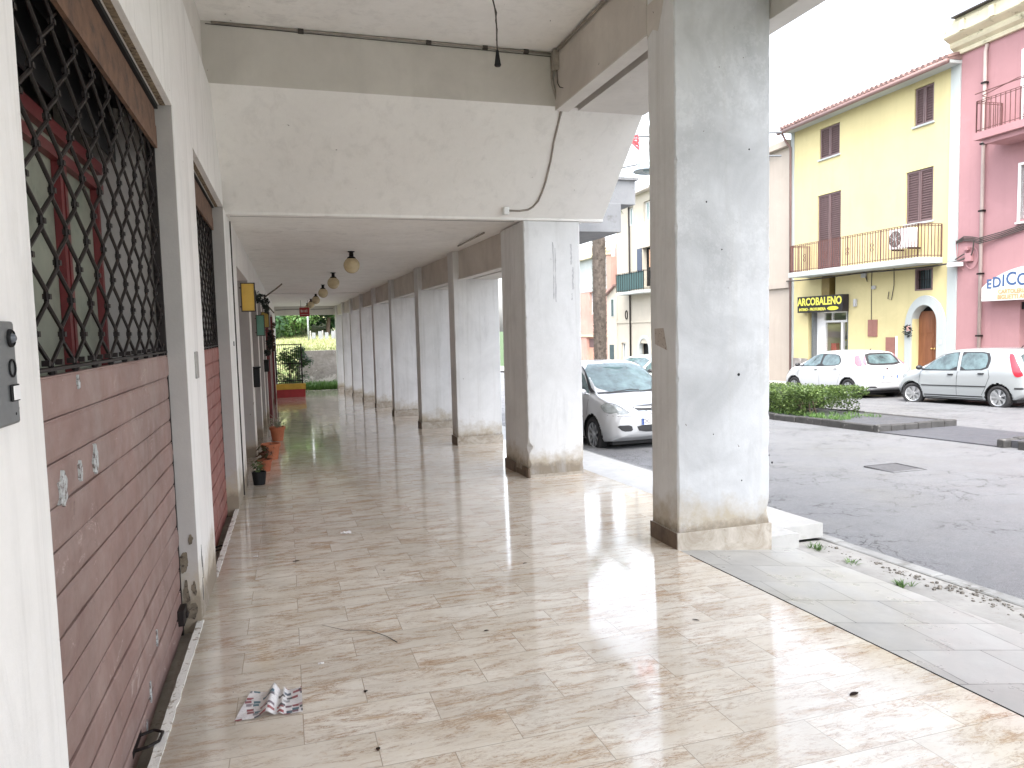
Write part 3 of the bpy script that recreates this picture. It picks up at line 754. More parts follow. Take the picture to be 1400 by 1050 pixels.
e = empty('hanging_plant', (-.30, 19.0, -.55), 0, 'dark red and brown hanging plant under the green and ochre signs', 'plant')
mb = MB()
for (x,z,rx_,rz_) in ((-.34,-.04,.06,.16),(-.36,-.25,.08,.14),(-.42,-.45,.08,.08)):
    bush(mb, (x,18.9,z), (rx_,.16,rz_), 120, .08, .4)
mb.build('foliage', 'darkplant', e)
mb = MB(); bush(mb, (-.28,19.1,-.15), (.06,.12,.30), 110, .09, .5); bush(mb, (-.26,19.2,.20), (.05,.1,.08), 30, .09, .5); mb.build('red_leaves', 'redleaf', e)
mb = MB(); mb.tube([(wx(19),19,.1),(-.3,19,.08),(-.3,19,-.45)], .01, 5); builds(mb, 'hanger', 'iron', e)
# letter boxes
e = empty('letter_box', (-.45, 14.1, -1.0), 0, 'black letter box on the wall under the green sign', 'letter box')
mb = MB(); mb.box(wx(12.7)+.002, wx(12.7)+.10, 12.62, 12.84, -.86, -.55); mb.build('box', 'black', e, bevel=.01)
mb = MB(); mb.box(wx(12.7)+.0, wx(12.7)+.115, 12.60, 12.86, -.548, -.53); mb.build('lid', 'black', e)
e = empty('letter_box', (-.45, 18.2, -.9), 0, 'small dark letter box beneath the red hanging plant', 'letter box')
mb = MB(); mb.box(wx(18.2)+.002, wx(18.2)+.11, 18.1, 18.35, -.88, -.62); mb.build('box', 'black', e, bevel=.01)
mb = MB(); mb.box(wx(18.2)+.0, wx(18.2)+.12, 18.08, 18.37, -.618, -.60); mb.build('lid', 'black', e)
# red hanging sign far away
e = empty('hanging_sign', (.79, 30, .66), 0, 'small red hanging sign with pale marks at the far end of the arcade', 'sign')
mb = MB(); mb.box(.60,.98,30,30.08,.65,1.00); mb.build('panel', 'sign_red', e, bevel=.01)
mb = MB(); RF = Matrix.Rotation(PI/2, 4, 'X')
for q in range(5): mb.box(.65+q*.055, .65+q*.055+random.uniform(.02,.045), 29.99, 29.999, .80+random.uniform(0,.03), .93-random.uniform(0,.04))
mb.box(.64,.94,29.99,29.999,.72,.735)
mb.build('lettering', mat('pale_letter', (.6,.5,.45), .5), e)
mb = MB(); mb.tube([(.66,30.04,1.0),(.66,30.04,1.285)], .008, 5); mb.tube([(.92,30.04,1.0),(.92,30.04,1.285)], .008, 5); builds(mb, 'hanger', 'iron', e)
# flower pots
def pot(name, label, x, y, r, h, m, leaves, rim=True):
    z = fz(y)
    e = empty(name, (x, y, z), 0, label, 'potted plant', 'flower pots by the shop wall')
    mb = MB()
    pr_ = [(.001,0.001),(r*.68,0.001),(r*.92,h*.80),(r*1.02,h*.80),(r*1.03,h),(r*.93,h),(r*.90,h*.86),(.001,h*.86)] if rim else [(.001,.001),(r*.78,.001),(r,h),(r*.93,h),(r*.9,h*.88),(.001,h*.88)]
    mb.lathe(pr_, 22); mb.build('pot', m, e, world=False, smooth=False)
    mb = MB(); mb.lathe([(.001,h*.87),(r*.89,h*.865)], 16); mb.build('soil', 'soil', e, world=False)
    mb = MB(); leaves(mb, r, h); mb.build('leaves', mb.lm, e, world=False)
    return e
def lv_a(mb, r, h):
    mb.lm = 'potplant'
    for i in range(46):
        a = random.uniform(0,2*PI); k = random.uniform(.1,1.25); z = h+random.uniform(.02,.14)
        leaf(mb, (math.cos(a)*r*k, math.sin(a)*r*k, z), random.uniform(.04,.075), (math.cos(a)*.6,math.sin(a)*.6,1), .5)
    for i in range(9):
        a = random.uniform(0,2*PI); mb.tube([(0,0,h*.8),(math.cos(a)*r*.5,math.sin(a)*r*.5,h+.06),(math.cos(a)*r,math.sin(a)*r,h+.09)], .002, 4)
def lv_b(mb, r, h):
    mb.lm = 'redleaf'
    for i in range(80):
        a = random.uniform(0,2*PI); k = random.uniform(.1,1.4); z = h+random.uniform(.0,.17)
        leaf(mb, (math.cos(a)*r*k, math.sin(a)*r*k, z), random.uniform(.05,.09), (math.cos(a)*.8,math.sin(a)*.8,.8), .5)
def lv_c(mb, r, h):
    mb.lm = 'pothos'
    for i in range(30):
        a = random.uniform(0,2*PI); k = random.uniform(.1,1.3)
        leaf(mb, (math.cos(a)*r*k, math.sin(a)*r*k, h+random.uniform(.0,.08)), random.uniform(.05,.09), (math.cos(a)*.8,math.sin(a)*.8,.8), .35)
    for i in range(14):
        a = random.uniform(0,2*PI); L = random.uniform(.1,.3)
        mb.tube([(0,0,h*.8),(math.cos(a)*L*.5,math.sin(a)*L*.5,h+L*.7),(math.cos(a)*L,math.sin(a)*L,h+L)], .0035, 4)
def lv_0(mb, r, h):
    mb.lm = 'bark'
    for i in range(3): mb.tube([(0,0,h*.8),(random.uniform(-.03,.03),random.uniform(-.03,.03),h*1.02)], .003, 4)
pot('potted_plant', 'small black plastic pot with green leaves, nearest of the pots by the shop wall', -.385, 9.62, .088, .165, 'black', lv_a, False)
pot('potted_plant', 'low terracotta pot with dark red leaves just behind the black pot', -.345, 10.75, .10, .17, 'terracotta_dark', lv_b)
pot('potted_plant', 'wide bare terracotta pot between the dark-leaved pot and the farthest pot', -.285, 12.0, .145, .25, 'terracotta', lv_0)
pot('potted_plant', 'terracotta pot with pale arching leaves, farthest of the pots', -.215, 14.75, .145, .27, 'terracotta', lv_c)
# litter
def thing1(name, mb, m, label, cat, smooth=False, group=None):
    o = mb.build(name, m, smooth=smooth); recenter(o); return tag(o, label, cat, group)
mb = MB()   # folded leaflet
def leaflet():
    n = 26; k = 14; vs = []; fs = []
    A = Vector((-.285,3.27)); Bv = Vector((.0,3.245)); C = Vector((-.225,3.52)); D = Vector((-.0,3.475))
    for i in range(n+1):
        u = i/n
        for j_ in range(k+1):
            v = j_/k
            p = A.lerp(Bv, u).lerp(C.lerp(D, u), v)
            h = .005 + .036*math.exp(-((u-.46)/.09)**2)*(.75+.5*v) + .022*math.exp(-((u-.66)/.04)**2)*(.6+.4*v) + .05*max(0,u-.7)*v + .045*max(0,.3-u)*v + .012*max(0,u-.8)
            h += noise.noise(Vector((u*6,v*4,2)))*.004
            vs.append((p.x, p.y, fz(p.y)+max(.0035,h)))
    for i in range(n):
        for j_ in range(k):
            a = i*(k+1)+j_; fs.append((a, a+k+1, a+k+2, a+1))
    return vs, fs
def leaflet_mat():
    x = N('printed_leaflet')
    g = x.tc.outputs['Object']
    v = x.n('ShaderNodeTexVoronoi', feature='F1', distance='CHEBYCHEV'); v.inputs['Scale'].default_value = 1; v.inputs['Randomness'].default_value=.7
    x.l(x.co(30, 40, 0), v.inputs['Vector'])
    hue = x.n('ShaderNodeSeparateColor'); x.l(v.outputs['Color'], hue.inputs[0])
    ink = x.math('MULTIPLY', x.ramp(v.outputs['Distance'], .46, .40), x.ramp(hue.outputs[0], .28, .33))
    c = x.mix(x.ramp(hue.outputs[1], .3, .7), (.07,.15,.19), (.30,.07,.08))
    c = x.mix(x.ramp(hue.outputs[2], .6, .65), c, (.09,.09,.10))
    st = x.math('SINE', x.math('MULTIPLY', x.noise(1,2,.5,0,x.co(10,60,0)), 60))
    c2 = x.mix(x.math('MULTIPLY', x.ramp(st, .5, .9), .35), (.72,.70,.70), (.25,.25,.28))
    x.color(x.mix(ink, c2, c)); x.set(Roughness=.35); return x.m
MT['leaflet'] = leaflet_mat()
vs, fs = leaflet(); mb.add(vs, fs)
thing1('leaflet', mb, 'leaflet', 'crumpled printed advertising leaflet lying open on the marble floor', 'leaflet', True)
def crumple(x, y, s, seed):
    mb = MB(); r = random.Random(seed); n = 7; vs = []; fs = []
    for i in range(n):
        for j_ in range(n):
            vs.append((x+(i/(n-1)-.5)*s*1.3, y+(j_/(n-1)-.5)*s, fz(y)+.003+abs(r.gauss(0,.28))*s*.5*(1-abs(i/(n-1)-.5))))
    for i in range(n-1):
        for j_ in range(n-1): a=i*n+j_; fs.append((a,a+n,a+n+1,a+1))
    mb.add(vs, fs); return mb
thing1('paper_scrap', crumple(.437,6.53,.07,1), 'paper', 'crumpled white paper scrap in the middle of the floor', 'litter', group='paper scraps on the floor')
thing1('paper_scrap', crumple(.10,3.75,.022,4), 'paper', 'tiny white paper scrap between the leaflet and the twig', 'litter', group='paper scraps on the floor')
thing1('paper_scrap', crumple(.93,17.4,.06,9), 'paper', 'small white paper scrap far down the arcade floor', 'litter', group='paper scraps on the floor')
thing1('paper_scrap', crumple(-.30,6.05,.03,12), 'paper', 'small white scrap by the base of the red shutter opening', 'litter', group='paper scraps on the floor')
mb = MB(); mb.tube([(.129,4.30,fz(4.3)+.004),(.25,4.16,fz(4.16)+.006),(.38,4.10,fz(4.1)+.008),(.46,3.98,fz(3.98)+.006),(.504,3.876,fz(3.876)+.004)], .003, 5, rs=[.0007,.0012,.0016,.002,.0024])
thing1('twig', mb, 'darkcable', 'thin curved dark twig lying on the marble floor', 'twig', True)
def dleaf(x, y, L, W, ang, label):
    mb = MB(); c, s_ = math.cos(ang), math.sin(ang); n = 8; vs = []; fs = []
    for i in range(n+1):
        u = i/n; w = W*math.sin(PI*min(1,max(.04,u)))**.7+.0008
        for k in (-1,0,1):
            px = (u-.5)*L; py = k*w; vs.append((x+px*c-py*s_, y+px*s_+py*c, fz(y)+.002+(abs(k))*W*.25+.002*math.sin(u*PI)))
    for i in range(n):
        for k in (0,1): a = i*3+k; fs.append((a,a+3,a+4,a+1))
    mb.add(vs, fs); thing1('dry_leaf', mb, 'dry', label, 'leaf', group='dry leaves on the arcade floor')
MT['dry'] = mat('dry_leaf', (.03,.02,.016), .95, .4, 20, spec=.1)
dleaf(2.304,2.53,.055,.011,.2,'dark curled dry leaf alone on the bright floor near the grey slabs')
dleaf(.005,5.767,.05,.012,.1,'dry leaf on the floor left of the crumpled paper scrap')
dleaf(.997,3.852,.03,.007,.0,'small dark leaf in the centre of the floor right of the twig')
dleaf(.282,3.35,.022,.009,1.2,'tiny dark leaf right of the leaflet')
dleaf(.277,2.825,.026,.008,1.4,'tiny dark curled leaf on the floor in front of the leaflet')
dleaf(1.60,5.0,.034,.008,.2,'dark dry leaf midway between the twig and the second pillar')
dleaf(.61,5.25,.018,.006,.4,'very small dark leaf on the left half of the floor')
dleaf(2.14,3.557,.04,.006,2.3,'narrow dry leaf between the dark curled leaf and the near pillar')
dleaf(1.86,5.77,.02,.006,0,'tiny leaf on the floor left of the near pillar')
# sticker on the near pillar
mb = MB(); mb.prism([(5.215,-.035),(5.21,-.155),(5.02,-.2),(5.03,-.165),(5.075,-.03)], 2.7865, 2.7895, 0)
e = mb.build('wall_notice', mat('torn_notice', (.47,.42,.38), .8, .1, 60, c2=(.12,.10,.09), lo=.58, hi=.62, s2=45)); recenter(e); tag(e, 'small torn paper notice stuck on the inner side of the near pillar', 'notice')
# ================================================================ far end
e = empty('iron_gate', (.1, 31.5, -2.04), 0, 'black iron bar gate standing on the red and yellow base at the arcade end', 'gate')
mb = MB()
for k in range(13): mb.box(-.385+k*.0815, -.385+k*.0815+.02, 31.5, 31.52, -2.05, -.45)
mb.build('bars', 'iron', e)
mb = MB(); mb.box(-.40,.64,31.495,31.525,-.47,-.43); mb.box(-.39,.63,31.496,31.524,-1.25,-1.21); mb.box(-.40,.64,31.495,31.525,-1.96,-1.92); mb.box(.605,.645,31.49,31.53,-2.06,-.43); mb.box(-.42,-.38,31.49,31.53,-2.06,-.43)
mb.build('frame', 'iron', e)
e = empty('low_wall', (.17, 31.6, -2.6), 0, 'low masonry base painted dark red with a yellow top band under the gate', 'wall')
mb = MB(); mb.box(-.41,.72,31.38,31.70,-2.8,-2.29); mb.build('red_base', mat('dark_red_paint', (.36,.03,.035), .6, .15, 4), e, bevel=.01)
mb = MB(); mb.box(-.42,.74,31.37,31.71,-2.288,-2.06); mb.build('yellow_band', mat('ochre_paint', (.58,.36,.05), .6, .15, 4), e, bevel=.01)
def bankz(x, y):
    z = -.92 + .045*(y-40) + (.24*(y-57) if y > 57 else 0) + noise.noise(Vector((x*.3,y*.2,0)))*.12
    if x < .6 and y < 44: z = min(z, -2.9+.45*(y-39.5))
    if x > 3.3: z -= 2.0*(x-3.3)
    return z
sheet('grass_bank', -40, 4.2, 40.2, 120, bankz, 'bank', 3, 44, 60)
sheet('verge', -6, 4.2, 37.31, 40.1, lambda x,y: fz(37.3,-.05)-.02*(y-37), 'bank', .4, 10, 6)
mb = MB(); mb.box(.66, 3.5, 39.9, 40.25, -3.6, -.93); mb.prism([(3.5,40.25),(3.5,90),(3.2,90),(3.2,40.25)], -5.5, -.85, 2)
def stonewall():
    x = N('rubble_wall')
    v = x.n('ShaderNodeTexVoronoi', feature='DISTANCE_TO_EDGE'); v.inputs['Scale'].default_value = 4.5; x.l(x.tc.outputs['Object'], v.inputs['Vector'])
    c = x.mix(x.ramp(x.noise(2.2,6,.7), .35,.7), (.20,.18,.165), (.34,.32,.30))
    c = x.mix(x.math('MULTIPLY', x.ramp(v.outputs[0], .05, .01, 0, .5), x.ramp(x.noise(1.7,4,.6),.45,.6)), c, (.14,.125,.11)); c = x.mix(x.ramp(x.noise(.9,5,.7,.6), .56,.62,0,.8), c, (.5,.47,.44))
    x.color(c); x.set(Roughness=.9); x.bump(v.outputs[0], .6, .03); return x.m
MT['stone'] = stonewall()
o = mb.build('retaining_wall', 'stone'); recenter(o); tag(o, 'grey patched masonry retaining wall beyond the end of the arcade', 'wall')
mb = MB()
random.seed(5)
for i in range(520):
    x = random.uniform(.55,3.3); y = random.uniform(38.2,39.8); blades(mb, (x,y,fz(37.3,-.06)), 7, random.uniform(.2,.5), .14, .014)
for i in range(240):
    leaf(mb, (random.uniform(.6,3.2), random.uniform(38.0,39.8), -2.75+random.uniform(-.05,.28)), .12, asp=.5)
tag(mb.build('weeds', 'weed'), 'bright green weeds growing at the foot of the retaining wall', 'weeds', kind='stuff')
mb = MB()
for i in range(5200):
    x = random.uniform(-6,3.3); y = 40.3+random.random()**1.5*18
    z = bankz(x,y); a = random.uniform(0,2*PI); h = random.uniform(.06,.2); w=.02
    mb.add([(x-w*math.cos(a),y-w*math.sin(a),z),(x+w*math.cos(a),y+w*math.sin(a),z),(x+random.uniform(-.08,.08),y,z+h)], [(0,1,2)])
tag(mb.build('grass', 'drygrass'), 'pale dry grass on the bank behind the wall', 'grass', kind='stuff')
def tree(name, label, x, y, z, h, r, n, size, m='tree', group=None, trunk=.12, low=.25):
    e = empty(name, (x, y, z), 0, label, 'tree', group)
    mb = MB(); pts = [(0,0,-.3),(.03*h,0,h*.25),(-.02*h,.02*h,h*.5),(.02*h,0,h*.72)]
    mb.tube(pts, 1, 8, rs=[trunk,trunk*.8,trunk*.55,trunk*.25])
    cl = []
    for i in range(11):
        a = random.uniform(0,2*PI); k = random.uniform(.25,.95); zz = h*random.uniform(low+.1,.92)
        kk = k*(1-.55*max(0,(zz/h-.55))/.45)
        c = Vector((math.cos(a)*r*kk, math.sin(a)*r*kk, zz)); cl.append((c, r*random.uniform(.32,.55)))
        mb.tube([(0,0,h*.3+.3*(zz-h*.3)*.6),(c.x*.5,c.y*.5,(h*.3+zz)/2+.05*h),tuple(c)], 1, 5, rs=[trunk*.35,trunk*.2,trunk*.06])
    mb.build('trunk', 'bark', e, world=False)
    mb = MB()
    for i in range(n):
        c, q = random.choice(cl); d = Vector((random.gauss(0,1),random.gauss(0,1),random.gauss(0,.8))).normalized()*q*random.uniform(.5,1.05)
        leaf(mb, c+d, size*random.uniform(.6,1.4), d+Vector((0,0,.4)), .6)
    mb.build('crown', m, e, world=False); return e
random.seed(21)
TL = [('dense dark green tree at the left of the view beyond the arcade end',-2.6,54,7.5,3.2),('broad green tree behind the iron gate, beyond the bank',0.4,57,8.0,3.4),('green tree behind the thin white pole',3.0,56,8.0,3.2),
      ('tree with a rounded crown behind the pale fence',5.9,58,8.5,3.4),('low bright green bush-like tree in front of the dark trees',.6,55,2.6,1.9)]
for i,(lb,x,y,h,r) in enumerate(TL):
    tree('broadleaf_tree', lb, x, y, bankz(min(x,3.2),y)-.1, h, r, 6500 if i<4 else 2600, .34 if i<4 else .22, 'tree' if i<4 else 'weed', 'trees on the hill beyond the arcade', .16, .02)
e = tree('shrub', 'leafy green shrub growing right behind the iron gate', .15, 34.5, -2.9, 2.2, .8, 1500, .13, 'weed', None, .04, .02); e['category']='shrub'
e = tree('shrub', 'tall loose shrub beside the shrub behind the gate, close to the wall corner', .5, 36.9, -2.9, 2.3, .7, 1100, .14, 'tree', None, .04, .02); e['category']='shrub'
mb = MB(); mb.tube([(1.5,50,-.6),(1.5,50,1.8)], .055, 8); o = mb.build('metal_pole', mat('pole_grey', (.30,.32,.33), .5), smooth=True); recenter(o); tag(o, 'thin pale metal pole standing on the grassy bank', 'pole')
e = empty('garden_fence', (2.8, 51, -.5), 0, 'pale grey panel fence on the bank right of the thin pole', 'fence')
mb = MB()
for k in range(9): mb.box(1.75+k*.42, 1.75+k*.42+.24, 51, 51.04, -.5, .02+.08*(k%2))
builds(mb, 'fence_panel', mat('grey_fence', (.22,.23,.235), .8), e)
mb = MB()
for k in range(6): mb.box(1.62+k*.8, 1.7+k*.8, 51.05, 51.12, -.6, .15)
builds(mb, 'fence_post', 'concrete', e)
# ================================================================ buildings across the street
ROT = math.radians(90-1.7)
def stucco(name, c, v=.07):
    x = N(name)
    cc = x.mix(x.ramp(x.noise(.5, 5, .6), .3, .7), tuple(q*(1-v) for q in c), tuple(min(1,q*(1+v)) for q in c))
    cc = x.mix(x.ramp(x.noise(1, 6, .65, .3, x.co(3.5,3.5,.3)), .52, .74, 0, .2), cc, tuple(q*.68 for q in c))
    cc = x.mix(x.ramp(x.noise(1.1, 7, .7, .6), .55, .62, 0, .14), cc, tuple(min(1,q*1.25) for q in c))
    x.color(cc); x.set(Roughness=.85); x.b.inputs['Specular IOR Level'].default_value=.2; x.bump(x.noise(25,5,.6), .2, .006); return x.m
MT['yellow'] = stucco('yellow_stucco', (.58,.505,.275)); MT['pink'] = stucco('pink_stucco', (.39,.215,.222), .09)
MT['mint'] = stucco('pale_mint_trim', (.42,.45,.44)); MT['cream'] = stucco('cream_stucco', (.47,.43,.36)); MT['beige'] = stucco('beige_stucco', (.40,.35,.30))
MT['oldpink'] = stucco('old_pink_stucco', (.50,.31,.26), .2); MT['cornice'] = mat('cornice_cream', (.58,.53,.38), .8, .1, 2, .2, c2=(.18,.16,.09), lo=.58, hi=.68, s2=2.5)
MT['brownshut'] = mat('brown_shutter', (.135,.085,.085), .5, .1, 6); MT['rooftile'] = mat('roof_tiles', (.24,.155,.14), .8, .25, 6, .3)
MT['gutter'] = mat('gutter_pink_brown', (.20,.125,.115), .5, .12, 3); MT['glass'] = mat('window_glass', (.06,.09,.095), .06, .2, 2, spec=.8)
MT['glass_pale'] = mat('window_glass_pale', (.30,.38,.38), .12, .15, 1.5, spec=.8)
MT['iron_rail'] = mat('brown_iron_rail', (.12,.05,.045), .5, .2, 8)
MT['blue_shut'] = mat('blue_grey_shutter', (.06,.075,.12), .5, .1, 8)
class Fac:                      # a facade: local x runs along it away from the camera, local y comes out to the street
    def __init__(s, name, label, cat='building', x0=0, zb=-2.3):
        s.e = empty(name, (19.516+x0*math.sin(.0297), 17.4+x0*math.cos(.0297), zb), ROT, label, cat)
        s.M = Matrix.Translation((19.516, 17.4, 0)) @ Matrix.Rotation(ROT, 4, 'Z')
    def bx(s, mb, *a): return mb.box(*a, M=s.M)
    def P(s, x, y, z): return s.M @ Vector((x,y,z))
    def wall(s, x0, x1, z0, z1, holes, m, th=.35, name='wall', d=0):
        mb = MB(); xs = sorted({x0,x1,*[h[0] for h in holes],*[h[1] for h in holes]}); zs = sorted({z0,z1,*[h[2] for h in holes],*[h[3] for h in holes]})
        for i in range(len(xs)-1):
            run = None
            for k in range(len(zs)-1):
                cx=(xs[i]+xs[i+1])/2; cz=(zs[k]+zs[k+1])/2
                inh = any(h[0]<cx<h[1] and h[2]<cz<h[3] for h in holes)
                if inh:
                    if run is not None: mb.box(xs[i],xs[i+1],d-th,d,run,zs[k],M=s.M); run=None
                elif run is None: run = zs[k]
            if run is not None: mb.box(xs[i],xs[i+1],d-th,d,run,zs[-1],M=s.M)
        return mb.build(name, m, s.e)
    def shutters(s, x0, x1, z0, z1, leaves=2, m='brownshut', d=-.06, sill=True, pm=None):
        w = MB(); fw=.05
        w.box(x0,x1,d-.03,d-.02,z0,z1,M=s.M)
        L=(x1-x0)/leaves
        for k in range(leaves):
            a=x0+k*L+.008; b=x0+(k+1)*L-.008
            w.box(a,a+fw,d-.018,d+.03,z0,z1,M=s.M); w.box(b-fw,b,d-.018,d+.03,z0,z1,M=s.M)
            w.box(a+fw,b-fw,d-.018,d+.03,z0,z0+fw*1.4,M=s.M); w.box(a+fw,b-fw,d-.018,d+.03,z1-fw,z1,M=s.M)
            n=int((z1-z0)/.075)
            for q in range(1,n):
                z=z0+q*(z1-z0)/n
                w.add([s.P(a+fw,d-.012,z+.028),s.P(b-fw,d-.012,z+.028),s.P(b-fw,d+.022,z-.012),s.P(a+fw,d+.022,z-.012),
                       s.P(a+fw,d-.012,z+.020),s.P(b-fw,d-.012,z+.020),s.P(b-fw,d+.022,z-.020),s.P(a+fw,d+.022,z-.020)],[(0,1,2,3),(7,6,5,4),(0,3,7,4),(1,5,6,2),(3,2,6,7),(0,4,5,1)])
        o = w.build('window_shutter', m, s.e)
        if sill:
            b=MB(); b.box(x0-.07,x1+.07,-.05,.06,z0-.06,z0-.003,M=s.M); b.build('sill','mint',o)
        return o
    def pane(s, x0, x1, z0, z1, d=-.15, m='glass', fr='white', fw=.05, mull=1):
        w=MB(); w.box(x0,x1,d-.05,d-.03,z0,z1,M=s.M); o=w.build('window',m,s.e)
        w=MB(); w.box(x0,x0+fw,d-.028,d+.02,z0,z1,M=s.M); w.box(x1-fw,x1,d-.028,d+.02,z0,z1,M=s.M); w.box(x0+fw,x1-fw,d-.028,d+.02,z0,z0+fw,M=s.M); w.box(x0+fw,x1-fw,d-.028,d+.02,z1-fw,z1,M=s.M)
        if mull: c=(x0+x1)/2; w.box(c-.03,c+.03,d-.028,d+.02,z0+fw,z1-fw,M=s.M)
        w.build('frame',fr,o); return o
    def rail(s, x0, x1, d, z0, h, m='iron_rail', step=.115, deco=True, r=.009, sides=True, parent=None):
        w=MB()
        runs=[((x0,d),(x1,d))]
        if sides: runs += [((x0,.02),(x0,d)),((x1,.02),(x1,d))]
        for (a,b) in runs:
            L=math.hypot(b[0]-a[0],b[1]-a[1]); n=max(2,int(L/step))
            for k in range(n+1):
                t=k/n; x=a[0]+(b[0]-a[0])*t; y=a[1]+(b[1]-a[1])*t
                rr = r*1.7 if (k in (0,n) or k%13==0) else r
                w.box(x-rr,x+rr,y-rr,y+rr,z0,z0+h,M=s.M)
            for zz in (z0+.06,z0+h-.05,z0+h): 
                w.tube([s.P(a[0],a[1],zz),s.P(b[0],b[1],zz)],r*1.25,5)
            if deco and L>1.5:
                q=a[0]+.75
                while q<b[0]-.3:
                    for sg in (-1,1):
                        w.tube([s.P(q+sg*.02,a[1],z0+.36),s.P(q+sg*.07,a[1],z0+.42),s.P(q+sg*.03,a[1],z0+.5),s.P(q+sg*.07,a[1],z0+.58),s.P(q+sg*.02,a[1],z0+.64)],.009,5)
                    q+=1.15
        return w.build('railing', m, parent or s.e)
# ---- yellow house
Y_ = Fac('yellow_house', 'yellow two storey house with brown shutters, long balcony and arched wooden door')
ho = [(5.19,6.28,6.03,7.18),(1.0,1.76,6.06,7.26),(5.1,6.38,1.85,4.72),(.97,2.06,3.02,4.70),(.92,1.62,.86,1.56),(5.36,6.14,.92,1.66),(4.66,6.90,-2.6,.36),(.72,1.70,-2.6,.41)]
Y_.wall(.36,7.78,-2.6,7.46,ho,'yellow')
w=MB(); w.box(.02,.358,-.35,.03,-2.6,7.46,M=Y_.M); w.box(7.782,7.97,-.35,.03,-2.6,7.46,M=Y_.M); builds(w,'corner_strip','mint',Y_.e)
w=MB(); w.box(.02,4.6,-9,-.36,-2.6,7.45,M=Y_.M); w.box(6.25,7.97,-9,-.36,-2.6,7.45,M=Y_.M); w.box(4.6,6.25,-9,-1.42,-2.6,7.45,M=Y_.M); w.box(4.6,6.25,-1.42,-.36,.4,7.45,M=Y_.M); builds(w,'inner_block','beige',Y_.e)
Y_.shutters(5.21,6.26,6.05,7.16); Y_.shutters(1.02,1.74,6.08,7.24,2); Y_.shutters(5.12,6.36,1.87,4.70,2,sill=False); Y_.shutters(.99,2.04,3.04,4.68)
# arched surround and head
def arch(w, xo0, xo1, zs, zt, xi0, xi1, zi, zti, zb, y0, y1, M):
    n=20; cx=(xo0+xo1)/2; ci=(xi0+xi1)/2; O=[];I=[]
    O.append((xo1,zb)); I.append((xi1,zb))
    for k in range(n+1):
        a=PI*k/n
        O.append((cx+(xo1-xo0)/2*math.cos(a), zs+(zt-zs)*math.sin(a))); I.append((ci+(xi1-xi0)/2*math.cos(a), zi+(zti-zi)*math.sin(a)))
    O.append((xo0,zb)); I.append((xi0,zb))
    m=len(O); vs=[M@Vector((p[0],y,p[1])) for y in (y0,y1) for p in O+I]; fs=[]
    for k in range(m-1):
        fs += [(k,k+1,m+k+1,m+k),(2*m+k,3*m+k,3*m+k+1,2*m+k+1),(k,2*m+k,2*m+k+1,k+1),(m+k,m+k+1,3*m+k+1,3*m+k)]
    w.add(vs,fs)
w=MB(); arch(w,.36,1.98,-.37,.70,.70,1.72,-.20,.40,-2.45,-.30,.05,Y_.M); w.build('arched_surround','mint',Y_.e)
w=MB(); n=16; pts=[(.70,-2.5),(1.72,-2.5)]+[(1.21+.51*math.cos(PI*k/n), -.20+.60*math.sin(PI*k/n)) for k in range(n+1)]
w.prism(pts,-.349,-.30,1,M=Y_.M); w.build('arch_light','black',Y_.e)
D=MB()
for (a,b) in ((.72,1.07),(1.075,1.70)):
    D.box(a+.004,b-.004,-.298,-.25,-2.45,.20,M=Y_.M)
    for (za,zb_) in ((-2.2,-1.5),(-1.4,-.6),(-.5,-.05)): D.box(a+.05,b-.05,-.249,-.238,za,zb_,M=Y_.M)
d=D.build('door','wood',Y_.e)
w=MB(); w.sphere(Y_.P(1.02,-.22,-1.0),.035,10,8); w.sphere(Y_.P(1.14,-.22,-1.0),.03,10,8); w.build('door_knob',mat('brass',(.7,.5,.2),.3,.05,5,metal=.8),d,smooth=True)
w=MB(); w.box(.5,.6,.052,.06,-.85,-.70,M=Y_.M); w.build('number_plate',mat('tile_white_blue',(.45,.5,.6),.4),Y_.e)
# barred window, vent, meter doors, bell lamp
w=MB(); w.box(.93,1.61,-.2,-.18,.87,1.55,M=Y_.M); o=w.build('window','glass',Y_.e)
w=MB(); fw=.05
w.box(.92,.97,-.17,.01,.86,1.56,M=Y_.M); w.box(1.57,1.62,-.17,.01,.86,1.56,M=Y_.M); w.box(.97,1.57,-.17,.01,.86,.91,M=Y_.M); w.box(.97,1.57,-.17,.01,1.51,1.56,M=Y_.M); w.build('frame','brownshut',o)
w=MB()
for k in range(6): w.box(1.03+k*.095,1.045+k*.095,-.08,-.065,.91,1.51,M=Y_.M)
w.box(.97,1.57,-.079,-.066,1.2,1.215,M=Y_.M); w.build('bars','iron',o)
w=MB(); w.box(5.37,6.13,-.3,-.28,.93,1.65,M=Y_.M); w.build('vent_opening','black',Y_.e)
w=MB(); w.box(5.72,6.13,-.27,-.02,.93,1.65,M=Y_.M); w.build('vent_panel',mat('olive_panel',(.25,.18,.06),.6),Y_.e)
w=MB(); w.box(3.22,3.66,.002,.03,-.62,-.03,M=Y_.M); w.box(3.43,3.45,.031,.034,-.6,-.05,M=Y_.M); w.box(2.42,2.82,.002,.03,-1.32,-.64,M=Y_.M); builds(w,'meter_door',mat('meter_brown',(.27,.125,.10),.55,.1,8),Y_.e)
w=MB(); w.box(2.32,2.40,.002,.02,-1.36,-.6,M=Y_.M); w.build('white_trim','white',Y_.e)
w=MB()
for (x0,x1,z0,z1) in ((3.30,3.44,1.02,1.14),(3.75,3.95,1.45,1.62),(4.2,4.32,.45,.72)): w.box(x0,x1,.002,.10,z0,z1,M=Y_.M)
builds(w,'wall_fitting','concrete_pale',Y_.e,bevel=.02)
w=MB()
